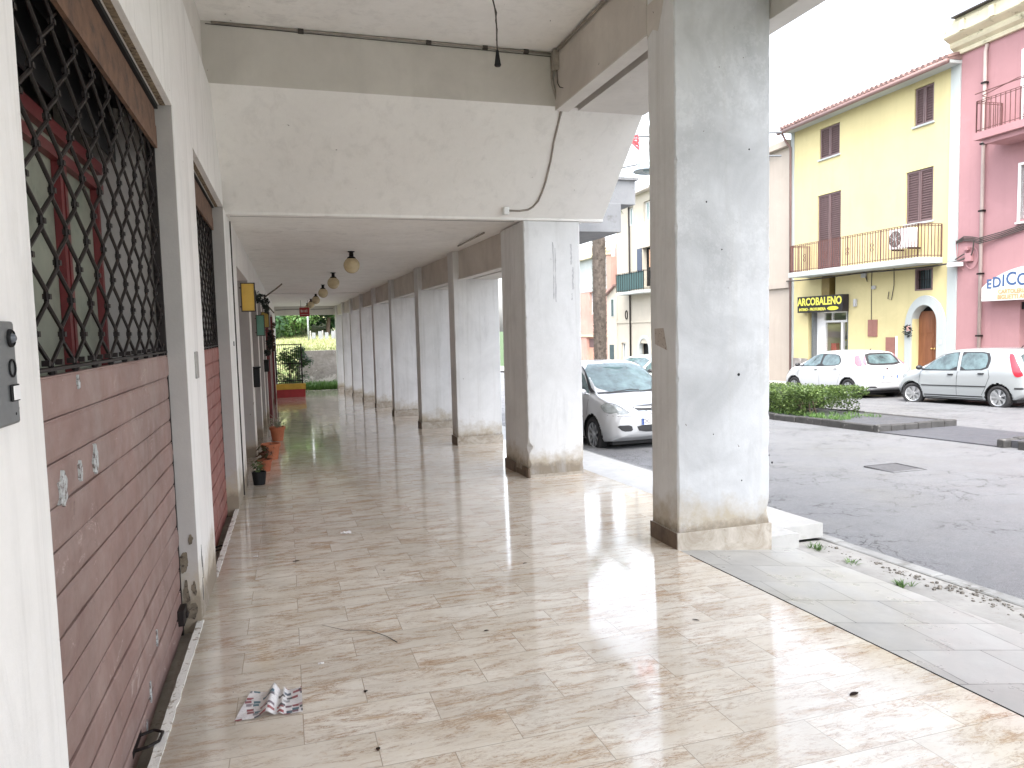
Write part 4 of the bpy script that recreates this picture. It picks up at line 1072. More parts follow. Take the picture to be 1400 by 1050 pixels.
w.tube([Y_.P(3.5,.02,1.7),Y_.P(3.52,.02,1.2),Y_.P(3.5,.02,-.03)],.012,5); w.tube([Y_.P(2.5,.02,1.9),Y_.P(2.48,.03,1.1),Y_.P(2.56,.05,.62),Y_.P(2.72,.05,.66),Y_.P(2.7,.03,.9)],.014,5)
w.tube([Y_.P(3.9,.03,1.75),Y_.P(3.8,.04,1.5),Y_.P(3.7,.04,1.3),Y_.P(3.78,.04,1.6)],.014,5)
w.build('cable','darkcable',Y_.e)
w=MB(); w.box(6.92,7.775,.002,.05,-2.5,-1.5,M=Y_.M); w.box(2.05,4.5,.002,.045,-2.5,-1.85,M=Y_.M); builds(w,'stone_base','stone',Y_.e)
# balcony
w=MB(); w.box(.55,6.85,.002,.95,1.66,1.845,M=Y_.M); bal=w.build('balcony','mint',Y_.e,bevel=.01)
Y_.rail(.60,6.80,.91,1.846,1.02,parent=bal)
w=MB()
pts=[Y_.P(-.35,.10,1.72)]+[Y_.P(.1+k*.8,.09+.86*(1 if k>0 else 0)*0+.03,1.60-.02*math.sin(k)+(.0 if k>0 else .02)) for k in range(11)]
w.tube(pts,.028,6); w.build('cable','darkcable',Y_.e)
# eave, gutter, roof
w=MB(); w.box(.0,8.0,.035,.45,7.46,7.55,M=Y_.M); w.box(.0,8.0,-.36,.034,7.462,7.60,M=Y_.M); w.build('eave','mint',Y_.e)
rf=MB(); rf.add([Y_.P(-.0,.50,7.60),Y_.P(8.05,.50,7.60),Y_.P(8.05,-5,9.1),Y_.P(-.0,-5,9.1),Y_.P(-.0,.50,7.56),Y_.P(8.05,.50,7.56),Y_.P(8.05,-5,7.6),Y_.P(-.0,-5,7.6)],[(0,1,2,3),(7,6,5,4),(0,4,5,1),(1,5,6,2),(2,6,7,3),(3,7,4,0)])
r=rf.build('roof','rooftile',Y_.e)
w=MB()
for k in range(38):
    x=.05+k*.212; w.tube([Y_.P(x,.55,7.625+random.uniform(-.01,.012)),Y_.P(x,-5,9.12)],.075,6)
w.build('tile_row','rooftile',r)
w=MB(); w.tube([Y_.P(-.02,.55,7.50),Y_.P(8.1,.55,7.46)],.075,8); w.tube([Y_.P(7.9,.5,7.44),Y_.P(7.9,.3,7.1),Y_.P(7.9,.10,6.9),Y_.P(7.9,.08,-2.3)],.045,8); w.build('gutter','gutter',r,smooth=True)
# shop
w=MB(); w.box(6.62,6.72,-.32,-.02,-2.5,.33,M=Y_.M); w.box(4.68,4.74,-.32,-.02,-2.5,.33,M=Y_.M); builds(w,'shutter_guide','greysteel',Y_.e)
w=MB(); w.box(6.72,6.898,-.34,-.30,-2.5,.33,M=Y_.M); w.box(6.2,6.62,-.28,-.2,-2.5,.30,M=Y_.M)
w.box(4.74,6.2,-.30,-.2,-.10,-.02,M=Y_.M); w.box(4.74,6.2,-.30,-.2,.26,.33,M=Y_.M); w.box(5.18,5.28,-.30,-.2,-2.5,-.10,M=Y_.M); w.box(4.74,4.80,-.30,-.2,-2.5,-.10,M=Y_.M); w.box(6.14,6.2,-.30,-.2,-2.5,-.10,M=Y_.M)
w.box(5.75,5.79,-.30,-.2,-.02,.26,M=Y_.M); w.box(4.98,5.02,-.30,-.2,-.02,.26,M=Y_.M)
sf=w.build('shop_window','white',Y_.e)
w=MB(); w.box(4.74,6.2,-1.4,-1.3,-2.5,.3,M=Y_.M); w.build('shop_interior',mat('dark_shop',(.10,.085,.08),.8,.5,3,c2=(.35,.33,.3),lo=.58,hi=.64,s2=5),Y_.e)
w=MB()
random.seed(8)
for k in range(46):
    x=random.uniform(4.85,6.05); z=random.uniform(-2.0,-.55); q=random.uniform(.05,.13); w.mat(k%5).box(x,x+q,-1.2,-1.1+random.uniform(0,.3),z,z+q*random.uniform(.6,1.6),M=Y_.M)
w.mat(0).box(5.85,6.12,-.6,-.45,-2.4,-.9,M=Y_.M)
w.build('shop_goods',[mat('goods_red',(.45,.03,.06),.5),mat('goods_white',(.6,.6,.58),.5),mat('goods_green',(.25,.35,.12),.5),mat('goods_dark',(.05,.05,.05),.5),mat('goods_yellow',(.55,.5,.15),.5)],Y_.e)
w=MB(); w.box(4.8,6.14,-.245,-.24,-2.5,-.10,M=Y_.M); w.box(4.74,6.2,-.245,-.24,-.02,.26,M=Y_.M)
def clearglass():
    x=N('shop_glass'); x.color((.9,.95,.93)); x.set(Roughness=.02); x.b.inputs['Transmission Weight'].default_value=1; x.b.inputs['IOR'].default_value=1.1
    tr=x.n('ShaderNodeBsdfTransparent'); gl=x.n('ShaderNodeBsdfGlossy'); gl.inputs['Roughness'].default_value=.03
    ms=x.n('ShaderNodeMixShader'); ms.inputs[0].default_value=.14; x.l(tr.outputs[0],ms.inputs[1]); x.l(gl.outputs[0],ms.inputs[2]); x.l(ms.outputs[0],x.out.inputs[0]); return x.m
MT['clear']=clearglass(); w.build('glass','clear',sf)
# shop sign
def sign_thing(fac, name, label, x0, x1, z0, z1, d0, d1):
    e = empty(name, fac.P((x0+x1)/2,(d0+d1)/2,z0), ROT, label, 'sign'); return e
e = sign_thing(Y_,'shop_sign','black box shop sign with yellow ARCOBALENO lettering above the shop door of the yellow house',4.62,7.16,.30,.92,.02,.30)
w=MB(); w.box(4.62,7.16,.02,.30,.30,.92,M=Y_.M); w.build('sign_box',mat('sign_black',(.018,.015,.02),.35,.1,4),e,bevel=.01)
TM = lambda f,x,d,z: f.M @ Matrix.Translation((x,d,z)) @ Matrix.Rotation(PI,4,'Z') @ Matrix.Rotation(PI/2,4,'X')
w=MB(); vs,fs=text_geo('ARCOBALENO',.40,.004,TM(Y_,5.89,.304,.70),.94,.012); w.add(vs,fs)
vs,fs=text_geo('INTIMO - PROFUMERIA',.15,.003,TM(Y_,6.28,.304,.415),1.0,.004); w.add(vs,fs)
w.build('lettering',mat('sign_yellow',(.80,.74,.12),.45,.05,4),e)
w=MB(); pts=[(5.12+.30*math.cos(2*PI*k/28),.43+.075*math.sin(2*PI*k/28)) for k in range(28)]; w.prism(pts,.301,.306,1,M=Y_.M); w.build('yellow_oval',mat('oval_yellow',(.72,.70,.05),.45),e)
# air conditioner on the balcony
e = empty('air_conditioner', Y_.P(1.8,.4,2.2), ROT, 'white air conditioner unit with round fan behind the balcony railing', 'air conditioner')
w=MB(); w.box(1.32,2.20,.22,.52,2.24,2.86,M=Y_.M); w.build('case','white',e,bevel=.012)
w=MB(); w.lathe([(.26,0),(.26,.006),(.235,.006),(.235,.002),(.001,.002)],28,(0,0,0),Y_.M@Matrix.Translation((1.93,.521,2.55))@Matrix.Rotation(-PI/2,4,'X')); w.build('fan_grille',mat('fan_dark',(.12,.11,.10),.6),e)
w=MB(); w.lathe([(.05,0),(.05,.012),(.001,.013)],16,(0,0,0),Y_.M@Matrix.Translation((1.93,.524,2.55))@Matrix.Rotation(-PI/2,4,'X'))
for k in range(8):
    a=PI*k/4; w.tube([Y_.P(1.93+.05*math.cos(a),.53,2.55+.05*math.sin(a)),Y_.P(1.93+.24*math.cos(a+.4),.53,2.55+.24*math.sin(a+.4))],.008,4)
w.build('fan','concrete_pale',e)
w=MB(); w.box(1.4,1.44,.02,.5,2.19,2.238,M=Y_.M); w.box(2.08,2.12,.02,.5,2.19,2.238,M=Y_.M); builds(w,'bracket','iron',e)
# wreath on the door jamb
e = empty('door_wreath', Y_.P(1.80,.1,-.4), ROT, 'dark wreath with pale and red flowers hanging on the left jamb of the arched doorway', 'wreath')
w=MB()
for k in range(150):
    a=random.uniform(0,2*PI); r0=.13+random.gauss(0,.03); leaf(w,Y_.P(1.80+r0*math.cos(a),.09+random.uniform(-.03,.05),-.42+r0*1.2*math.sin(a)),.07,asp=.5)
w.build('leaves','darkplant',e)
w=MB()
for k in range(9): w.sphere(Y_.P(1.70+random.uniform(-.06,.1),.13,-.34+random.uniform(-.08,.1)),.022,8,6)
w.build('flowers',mat('wreath_flowers',(.6,.35,.32),.6,.4,30),e)
# ---- pink house
P_ = Fac('pink_house', 'pink house with cream cornice, iron balcony and arched newsagent sign, beside the yellow house', x0=-5)
ho=[(-3.1,-1.98,2.62,4.08),(-3.25,-1.98,5.12,7.1),(-5.4,-2.05,-2.6,.36),(-7.5,-6.3,2.62,4.08),(-7.5,-6.3,5.12,7.1)]
P_.wall(-11,.015,-2.6,7.72,ho,'pink')
w=MB(); w.box(-11,.014,-9,-.36,-2.6,9.0,M=P_.M); w.build('inner_block','beige',P_.e)
for x0 in (-3.1,-7.5):
    x1 = -1.98 if x0==-3.1 else -6.3
    P_.pane(x0+.02,x1-.02,2.64,4.06,d=-.12,m='glass',fw=.10); 
    w=MB(); w.box(x1,x1+.07,-.1,.03,2.55,4.15,M=P_.M); w.box(x0-.07,x0,-.1,.03,2.55,4.15,M=P_.M); w.box(x0,x1,-.1,.03,4.081,4.15,M=P_.M); w.box(x0-.1,x1+.1,-.1,.07,2.50,2.549,M=P_.M); w.build('window_surround','white',P_.e)
    P_.pane((-3.23 if x0==-3.1 else -7.48),x1-.02,5.14,7.08,d=-.12,m='glass_pale',fw=.10)
    w=MB(); w.box(x1,x1+.06,-.1,.03,5.1,7.17,M=P_.M); w.box(-3.25 if x0==-3.1 else -7.5,x1,-.1,.03,7.101,7.17,M=P_.M); w.build('window_surround','white',P_.e)
w=MB()
prof=[(.0,7.722),(.10,7.722),(.12,7.80),(.10,7.84),(.22,7.92),(.26,8.0),(.26,8.06),(.46,8.16),(.50,8.20),(.50,8.52),(.46,8.55),(.46,8.62),(.0,8.62)]
w.add([P_.P(x,y,z) for x in (-11,.22) for (y,z) in prof],[tuple(range(len(prof)-1,-1,-1)),tuple(range(len(prof),2*len(prof)))]+[(i,(i+1)%len(prof),(i+1)%len(prof)+len(prof),i+len(prof)) for i in range(len(prof))])
w.build('cornice','cornice',P_.e)
w=MB()
for k in range(11): 
    x=-.55-k*.95
    w.box(x,x+.16,.502,.56,8.2,8.5,M=P_.M)
builds(w,'cornice_block','cornice',P_.e)
w=MB(); w.add([P_.P(-11,.62,8.66),P_.P(-.15,.62,8.66),P_.P(-.15,-5,9.7),P_.P(-11,-5,9.7),P_.P(-11,.62,8.622),P_.P(-.15,.62,8.622),P_.P(-.15,-5,8.7),P_.P(-11,-5,8.7)],[(0,1,2,3),(7,6,5,4),(0,4,5,1),(1,5,6,2),(2,6,7,3),(3,7,4,0)]); w.build('roof','darkcable',P_.e)
w=MB(); w.tube([P_.P(-.86,.03,7.70),P_.P(-.86,.09,7.5),P_.P(-.86,.09,-2.3)],.05,8); w.build('downpipe',mat('downpipe',(.42,.34,.31),.5,.1,4),P_.e,smooth=True)
w=MB()
for z in (6.6,4.9,3.0,1.2,-.6): w.box(-.93,-.79,.02,.16,z,z+.05,M=P_.M)
builds(w,'pipe_bracket','iron',P_.e)
w=MB(); w.prism([(-4.6,4.86),(-1.3,4.86),(-1.3,5.06),(-4.6,5.06)],.002,.93,1,M=P_.M); w.prism([(-4.4,4.72),(-1.55,4.72),(-1.42,4.858),(-4.52,4.858)],.002,.8,1,M=P_.M); b=w.build('balcony','pink',P_.e)
P_.rail(-4.55,-1.36,.9,5.062,.85,step=.14,deco=False,parent=b,r=.008)
w=MB(); w.tube([P_.P(-3.9,.02,6.35),P_.P(-2.5,.8,6.2),P_.P(-1.5,.88,6.02),P_.P(-1.38,.5,6.02)],.012,5); w.tube([P_.P(-4.3,.9,6.12),P_.P(-1.3,.9,6.12)],.015,5); w.build('drying_line','iron_rail',b)
w=MB()
for i in range(4):
    dz=.04*i
    w.tube([P_.P(.02,.06,2.2+dz*.4),P_.P(-.25,.06,2.25+dz),P_.P(-.55,.06,2.2+dz),P_.P(-.85,.16,2.1+dz*1.2),P_.P(-1.5,.07,2.2+dz*1.2),P_.P(-2.6,.07,2.42+dz),P_.P(-5,.07,2.5+dz)],.016,5)
w.tube([P_.P(.02,.08,1.72),P_.P(-.3,.10,1.85),P_.P(-.52,.10,1.72),P_.P(-.6,.1,1.95),P_.P(-.62,.10,2.2)],.02,5)
w.build('cable_bundle','darkcable',P_.e)
w=MB(); w.box(-.55,-.33,.005,.12,1.62,1.86,M=P_.M); w.box(-.42,-.28,.005,.10,1.95,2.05,M=P_.M); builds(w,'junction_box','pink',P_.e,bevel=.01)
w=MB(); w.tube([P_.P(-.5+.22*math.cos(a),.04,1.72+.32*math.sin(a)) for a in [2*PI*k/16 for k in range(16)]],.016,5,close=True); w.tube([P_.P(.05,.04,2.3),P_.P(-.02,.04,1.6),P_.P(-.2,.04,1.4)],.014,5); w.build('cable_loop','pink',P_.e)
w=MB(); w.box(-.25,.12,.06,.30,1.50,1.62,M=P_.M); w.build('floodlight','white',P_.e,bevel=.01)
w=MB()
for k in range(34): w.box(-5.39,-2.06,-.30,-.285+.012*(k%2),-2.5+k*.085,-2.5+k*.085+.078,M=P_.M)
w.build('roller_shutter',mat('dark_roller',(.12,.085,.075),.5,.1,8),P_.e)
w=MB(); w.box(-5.39,-2.06,-.28,-.05,.16,.358,M=P_.M); w.build('shutter_box','black',P_.e)
e = sign_thing(P_,'newsagent_sign','white arched sign with blue EDICOLA lettering on the pink house',-3.9,-1.1,.42,1.3,.03,.3)
w=MB(); pts=[(-1.12,.42),(-1.12,.80)]+[(-1.12-2.9*t,.80+.52*math.sin(PI*min(1,t*1.0))**.8) for t in [k/20 for k in range(1,20)]]+[(-4.02,.80),(-4.02,.42)]
w.prism(pts,.03,.32,1,M=P_.M); w.build('sign_box','white',e)
w=MB(); w.box(-4.0,-1.14,.321,.324,.44,.74,M=P_.M); w.build('cream_band',mat('sign_cream',(.66,.58,.42),.5),e)
w=MB()
bl='EDICOLA'; xx=-1.26; WD=dict(E=.56,D=.68,I=.28,C=.66,O=.74,L=.54,A=.66)
for i,ch in enumerate(bl):
    sz=.36+.05*min(i,6-i); hw=WD[ch]*sz*.5; xx-=hw
    vs,fs=text_geo(ch,sz,.004,TM(P_,xx,.326,.885+.035*min(i,6-i)),.92,.008); w.add(vs,fs); xx-=hw
w.build('blue_lettering',mat('sign_blue',(.05,.10,.22),.5),e)
w=MB(); vs,fs=text_geo('CARTOLERIA - GIOCATTOLI',.155,.003,TM(P_,-2.57,.326,.66),.93,.004); w.add(vs,fs)
vs,fs=text_geo('BIGLIETTI AUTOBUS',.155,.003,TM(P_,-2.30,.326,.51),.95,.004); w.add(vs,fs); w.build('brown_lettering',mat('sign_tan',(.45,.27,.13),.5),e)
# ---- beige house hidden mostly by the near pillar
B_ = Fac('beige_house', 'narrow beige house standing left of the yellow house, mostly behind the near pillar', x0=8.2)
B_.wall(8.03,17.6,-2.8,7.2,[(9.5,10.4,3.2,4.8),(12.5,13.4,3.2,4.8),(9.5,10.6,-2.8,-.4),(12.4,13.5,-2.8,-.4)],'beige',d=-.02)
w=MB(); w.box(8.03,17.6,-9,-.38,-2.8,7.19,M=B_.M); w.build('inner_block','concrete',B_.e)
B_.shutters(9.52,10.38,3.22,4.78); B_.shutters(12.52,13.38,3.22,4.78); B_.shutters(9.52,10.58,-2.78,-.42,sill=False); B_.shutters(12.42,13.48,-2.78,-.42,sill=False)
w=MB(); w.box(8.03,17.6,-.018,.2,7.0,7.25,M=B_.M); w.box(8.03,17.6,-.018,.08,1.35,1.6,M=B_.M); w.build('cornice','beige',B_.e)
# ---- cream house
C_ = Fac('cream_house', 'cream house with green mesh balcony and blue shutter, seen between the two nearest pillars', x0=20)
ho=[(20.5,21.5,5.95,7.05),(20.6,21.75,2.2,4.45),(22.9,23.7,5.95,7.05),(20.9,22.3,-3.4,-1.1),(24.2,24.9,-2.7,-1.1),(18.4,19.4,2.6,4.4)]
C_.wall(17.8,25.4,-3.4,7.6,ho,'cream')
w=MB(); w.box(17.8,25.39,-7,-.36,-3.4,7.5,M=C_.M); w.build('inner_block','cream',C_.e)
C_.pane(20.52,21.48,5.97,7.03,m='glass_pale'); C_.pane(22.92,23.68,5.97,7.03,m='glass_pale'); C_.pane(24.22,24.88,-2.68,-1.12,m='glass'); C_.pane(18.42,19.38,2.62,4.38)
w=MB(); w.box(20.62,21.73,-.3,-.28,2.2,4.43,M=C_.M); w.build('doorway','black',C_.e)
w=MB(); w.box(21.75,22.35,.01,.05,2.25,4.45,M=C_.M); w.build('open_shutter','blue_shut',C_.e)
w=MB(); w.box(20.9,21.2,-.2,-.18,3.3,4.3,M=C_.M); w.build('curtain',mat('curtain_orange',(.6,.35,.22),.8),C_.e)
w=MB(); arch(w,20.75,22.45,-1.5,-.62,20.95,22.25,-1.5,-.82,-3.4,-.2,.05,C_.M); w.build('arched_surround','mint',C_.e)
w=MB(); w.box(20.9,22.3,-.34,-.3,-3.4,-1.1,M=C_.M); w.build('arched_door','black',C_.e)
w=MB(); w.box(19.9,23.75,.002,.8,1.80,1.97,M=C_.M); b=w.build('balcony','mint',C_.e)
w=MB(); w.box(19.95,23.7,.76,.78,2.02,3.0,M=C_.M); w.box(23.68,23.70,.03,.75,2.02,3.0,M=C_.M); w.build('mesh_screen',mat('green_mesh',(.05,.10,.10),.7,.15,20),b)
C_.rail(19.93,23.73,.8,1.972,1.08,m='iron',step=.3,deco=False,parent=b)
w=MB(); w.box(17.7,25.45,-.3,.4,7.602,7.72,M=C_.M); w.build('eave','brown_beam',C_.e)
w=MB(); w.tube([C_.P(23.35,.08,7.6),C_.P(23.35,.08,-3.2)],.05,8); w.build('downpipe','iron',C_.e,smooth=True)
w=MB(); w.box(17.8,25.4,.002,.05,.12,.22,M=C_.M); w.build('string_course','cream',C_.e)
w=MB(); w.tube([C_.P(24.0,.03,.62+.38*math.sin(a)*.6) if False else C_.P(24.0+.16*math.cos(a),.03,.62+.26*math.sin(a)) for a in [2*PI*k/18 for k in range(18)]],.03,5,close=True); w.build('oval_plaque','iron',C_.e)
# small gabled wing
G_ = Fac('gabled_house', 'low cream gabled house wing with two small windows, left of the cream house', x0=26.2)
w=MB(); w.prism([(25.42,-3.4),(26.95,-3.4),(26.95,1.9),(25.42,2.5)],-7,.06,1,M=G_.M); w.build('wall','cream',G_.e)
w=MB(); w.box(25.75,26.3,.062,.08,.55,1.75,M=G_.M); w.build('window_surround','mint',G_.e)
w=MB(); w.box(25.85,26.2,.081,.09,.6,1.65,M=G_.M); w.box(25.9,26.6,.062,.075,-2.6,-1.25,M=G_.M); w.build('window','glass',G_.e)
w=MB(); w.prism([(25.42,2.505),(26.98,1.905),(26.98,2.0),(25.42,2.6)],-7.1,.25,1,M=G_.M); w.build('roof','rooftile',G_.e)
R_ = Fac('ruined_stone_house', 'ruined bare stone house with plants growing on its broken top, behind the palm', x0=28)
w=MB(); w.prism([(24.6,-3),(29.4,-3),(29.4,5.2),(28.6,6.6),(27.2,6.1),(26.3,7.2),(24.6,6.8)],-6,-1.6,1,M=R_.M); w.build('wall','stone',R_.e)
w=MB()
for k in range(500): leaf(w,R_.P(random.uniform(25,27.4),-1.6+random.uniform(-.4,.5),random.uniform(4.4,7.0)),.22,asp=.5)
w.build('ivy','drygrass',R_.e)
O_ = Fac('old_pink_house', 'old house, pink below and white above, left of the palm trunk', x0=30)
O_.wall(27.0,33.5,-3.5,4.6,[(29.4,30.1,.8,2.3),(29.4,30.1,3.6,4.4),(29.2,30.8,-3.5,-.8)],'oldpink',d=.04)
w=MB(); w.box(26.99,33.5,.042,.06,2.35,4.6,M=O_.M); w.build('white_upper','mint',O_.e)
w=MB(); w.box(27,33.5,-6,-.32,-3.5,4.5,M=O_.M); w.build('inner_block','oldpink',O_.e)
O_.pane(29.42,30.08,.82,2.28); O_.pane(29.42,30.08,3.62,4.38)
w=MB(); w.box(26.95,33.6,-.3,.35,4.602,5.0,M=O_.M); w.box(26.95,33.6,-.3,.12,-.75,-.62,M=O_.M); w.build('cornice','cornice',O_.e)
w=MB(); w.box(29.2,30.8,-.2,-.15,-3.5,-.8,M=O_.M); g=w.build('garage_door',mat('salmon_door',(.55,.30,.22),.6,.1,6),O_.e)
w=MB(); w.box(29.3,30.7,-.149,-.13,-1.5,-.9,M=O_.M); w.build('door_window','brownshut',g)
Z_ = Fac('grey_house', 'plain pale house closing the far end of the street', x0=38)
Z_.wall(33.6,48,-4.2,6.0,[(35,36,1.5,3.2),(38,39,1.5,3.2),(41,42,1.5,3.2)],'cream'); w=MB(); w.box(33.6,48,-7,-.36,-4.2,5.9,M=Z_.M); w.build('inner_block','cream',Z_.e)
for k in (35,38,41): Z_.shutters(k+.02,k+.98,1.52,3.18)
# ================================================================ street furniture and greenery
random.seed(31)
e = empty('palm_tree', (13.35,30,-2.6), 0, 'palm tree with a thick diamond patterned trunk standing in the street', 'tree')
mb=MB(); mb.tube([(0,0,-.3),(.0,0,.8),(.01,0,1.0)],.20,18,rs=[.24,.235,.235]); mb.build('lower_trunk',mat('palm_grey',(.30,.27,.26),.9,.2,6,.4),e,world=False,smooth=True)
mb=MB(); vs=[];fs=[]
mb.tube([(0,0,.95),(0,0,3.5),(0,0,7.4)],.2,16,rs=[.21,.23,.25])
for k in range(120):
    z=.95+k*.054
    for q in range(11):
        a=2*PI*(q+(k%2)*.5)/11+random.uniform(-.07,.07); r0=.20+.02*(z/7)
        c,s_=math.cos(a),math.sin(a); w_=.07; o1=.085+random.uniform(-.01,.05)
        P=lambda rr,t,zz: (rr*c-t*s_, rr*s_+t*c, zz)
        mb.add([P(r0,-w_,z),P(r0,w_,z),P(r0+.02,0,z-.06),P(r0+o1,-w_*.35,z+.085),P(r0+o1,w_*.35,z+.085)],[(0,1,4,3),(0,3,2),(1,2,4),(2,3,4)])
mb.build('trunk',mat('palm_bark',(.23,.195,.165),.9,.35,4,.5,c2=(.10,.08,.065),lo=.55,hi=.65,s2=5),e,world=False)
mb=MB()
for k in range(26):
    a=random.uniform(0,2*PI); up=random.uniform(-.3,1.0); pts=[]
    for t in range(7):
        u=t/6; pts.append(Vector((math.cos(a)*1.0*u, math.sin(a)*1.0*u, 7.4+(.5+up)*u*1.3-.5*u*u)))
    mb.tube(pts,.015,4)
    for t in range(1,22):
        u=t/22*6; i=int(u); p=pts[i].lerp(pts[min(6,i+1)],u-i); 
        for sg in (-1,1):
            s_=Vector((-math.sin(a)*sg,math.cos(a)*sg,-.5))*.35; d=Vector((math.cos(a),math.sin(a),0))*.12
            mb.add([p,p+d*.3,p+s_+d],[(0,1,2)])
mb.build('fronds','tree',e,world=False)
e = empty('hedge', (11.2,16.7,-2.0), 0, 'clipped green box hedge growing at the end of the traffic island', 'hedge')
mb=MB()
def hz(y): return roadz(11.2,y)+.11
for k in range(21000):
    y=12.85+6.2*random.random()**1.6; u=random.random(); 
    # shell of a rounded box that overhangs at its near end
    f1=random.choice('tttfffffbbe'); x=random.uniform(10.62,11.98); top=.57+.035*noise.noise(Vector((x*2,y*2,0))); zz=random.uniform(.02,top)
    if f1=='t': zz=top+random.uniform(-.05,.025)
    elif f1=='f': x=10.60+random.gauss(0,.035)-.05*(zz/top)
    elif f1=='b': x=12.0+random.gauss(0,.03)
    else: y=12.85+random.gauss(0,.05)
    if random.random()<.22: x=random.uniform(10.68,11.9); y=random.uniform(13.0,14.6); zz=random.uniform(.15,top-.03)
    if y<13.15 and zz<.28+.5*(13.15-y): continue
    if noise.noise(Vector((x*3.2,y*3.2,zz*4)))<-.26: continue
    leaf(mb,(x+random.gauss(0,.02),y-.0,hz(y)+zz),random.uniform(.04,.066),(0,0,1) if f1=='t' and random.random()<.4 else None,.6)
mb.build('leaves','hedge',e)
mb=MB(); mb.box(10.92,11.75,13.9,18.9,-2.0,-1.72,M=None)
mb.build('inner_twigs',mat('hedge_inside',(.014,.02,.008),.95,.4,30),e)
mb=MB()
for y in (13.25,13.6,14.2,15.0,16,17): 
    for q in range(3): mb.tube([(10.75+random.uniform(0,.25),y+random.uniform(-.1,.1),hz(y)-.05),(10.8+random.uniform(-.1,.2),y,hz(y)+.3)],.013,5)
mb.build('stems','bark',e)
mb=MB()
for k in range(420):
    y=random.uniform(12.0,16.5); x=10.5+abs(random.gauss(0,.22)); blades(mb,(x,y,hz(y)),5,random.uniform(.04,.12),.05,.004)
for k in range(130):
    y=random.uniform(12.05,13.3); x=random.uniform(10.5,11.7); blades(mb,(x,y,hz(y)),5,random.uniform(.04,.1),.05,.004)
tag(mb.build('grass','weed'),'low green grass and weeds at the foot of the hedge','grass',kind='stuff')
def tuft(x,y,z,n,h,sp,label):
    mb=MB(); 
    for i in range(n): blades(mb,(x+random.gauss(0,sp),y+random.gauss(0,sp),z),7,h*random.uniform(.5,1),.05,.0035)
    thing1('grass_tuft',mb,'weed',label,'weed')
tuft(4.08,4.85,-1.85,9,.06,.04,'green grass tuft beside the corner of the near pillar slab')
tuft(4.0,4.45,-1.84,4,.04,.025,'tiny grass tuft between the pillar slab and the grey ramp')
tuft(3.93,3.86,-1.815,9,.05,.035,'grass tuft sprouting halfway along the edge of the grey ramp')
mb=MB()
for k in range(150):
    y=random.uniform(3.0,5.0); x=4.16+random.gauss(0,.05)-.02*(y-4); q=abs(random.gauss(0,.006))+.002
    mb.sphere((x,y,fz(y,-.14)+q*.3),q,5,3,random.uniform(.4,.9))
for k in range(40):
    y=3.45+random.gauss(0,.22); x=4.22+random.gauss(0,.05); q=random.uniform(.006,.016); mb.sphere((x,y,fz(y,-.137)+q*.2),q,5,3,random.uniform(.3,.8))
tag(mb.build('rubble',mat('rubble_bits',(.19,.175,.155),.95,.4,20)),'crumbled mortar and small stones along the pavement edge','rubble',kind='stuff')
# pendant street lamp on a curved arm
e = empty('street_lamp', (11.25,17.0,-2.3), 0, 'grey pendant dome street lamp hanging from a curved arm', 'street lamp')
mb=MB(); mb.tube([(11.25,17.0,-2.4),(11.25,17.0,4.9)],.06,10); mb.build('pole','greysteel',e,smooth=True)
mb=MB(); mb.tube([(11.25,17.0,4.5),(10.4,16.7,5.05),(9.3,16.3,5.0),(8.75,16.05,4.85),(8.5,16,4.5),(8.46,16,4.22)],.02,7); mb.build('arm','greysteel',e,smooth=True)
mb=MB(); mb.lathe([(.02,.62),(.05,.60),(.06,.5),(.15,.44),(.26,.28),(.29,.1),(.30,.06),(.38,.02),(.39,0),(.37,-.01),(.30,.02),(.02,.03)],28,(8.46,16,3.62)); mb.build('shade',mat('lamp_grey',(.28,.33,.36),.4,.08,6,metal=.3),e,smooth=True)
mb=MB(); mb.sphere((8.46,16,3.66),.16,16,8,.5); mb.build('diffuser','glass_pale',e,smooth=True)
e = empty('festive_garland', (9.3,16.6,4.3), 0, 'festive street light frame of thin bars with a red bow, strung above the road', 'garland')
mb=MB(); mb.tube([(8.0,16.6,4.55),(9.0,16.6,4.62),(12.6,16.6,4.9)],.03,6); mb.tube([(7.85,16.6,3.78),(8.4,16.6,3.9),(9.2,16.6,4.15),(12.6,16.6,4.3)],.025,6)
for k in range(26): x=7.95+k*.17; mb.tube([(x,16.6,4.55),(x+.06,16.6,3.85+.012*k)],.006,4)
mb.build('frame','greysteel',e)
mb=MB()
for sg in (-1,1):
    for q in range(3): mb.tube([(8.25,16.55,4.5),(8.25+sg*.16,16.5,4.6-q*.1),(8.25+sg*.2,16.5,4.45-q*.1),(8.25+sg*.03,16.55,4.44)],.028,5)
mb.build('bow',mat('bow_red',(.55,.06,.07),.6),e)
# ================================================================ cars  (local x forward, y left, z up, on the wheels' contact plane)
from mathutils.bvhtree import BVHTree
def interp(tab, x):
    if x <= tab[0][0]: return tab[0][1]
    for (a, va), (b, vb) in zip(tab, tab[1:]):
        if x <= b:
            t = (x-a)/(b-a); return va+(vb-va)*t
    return tab[-1][1]
def smooth_tab(tab, it=2):
    for _ in range(it):
        out = [tab[0]]
        for (a, b) in zip(tab, tab[1:]):
            out += [(a[0]*.75+b[0]*.25, a[1]*.75+b[1]*.25), (a[0]*.25+b[0]*.75, a[1]*.25+b[1]*.75)]
        out.append(tab[-1]); tab = out
    return tab
def inpoly(p, poly):
    x, y = p; c = False; n = len(poly)
    for i in range(n):
        (x1,y1),(x2,y2) = poly[i], poly[i-1]
        if (y1>y) != (y2>y) and x < (x2-x1)*(y-y1)/(y2-y1)+x1: c = not c
    return c
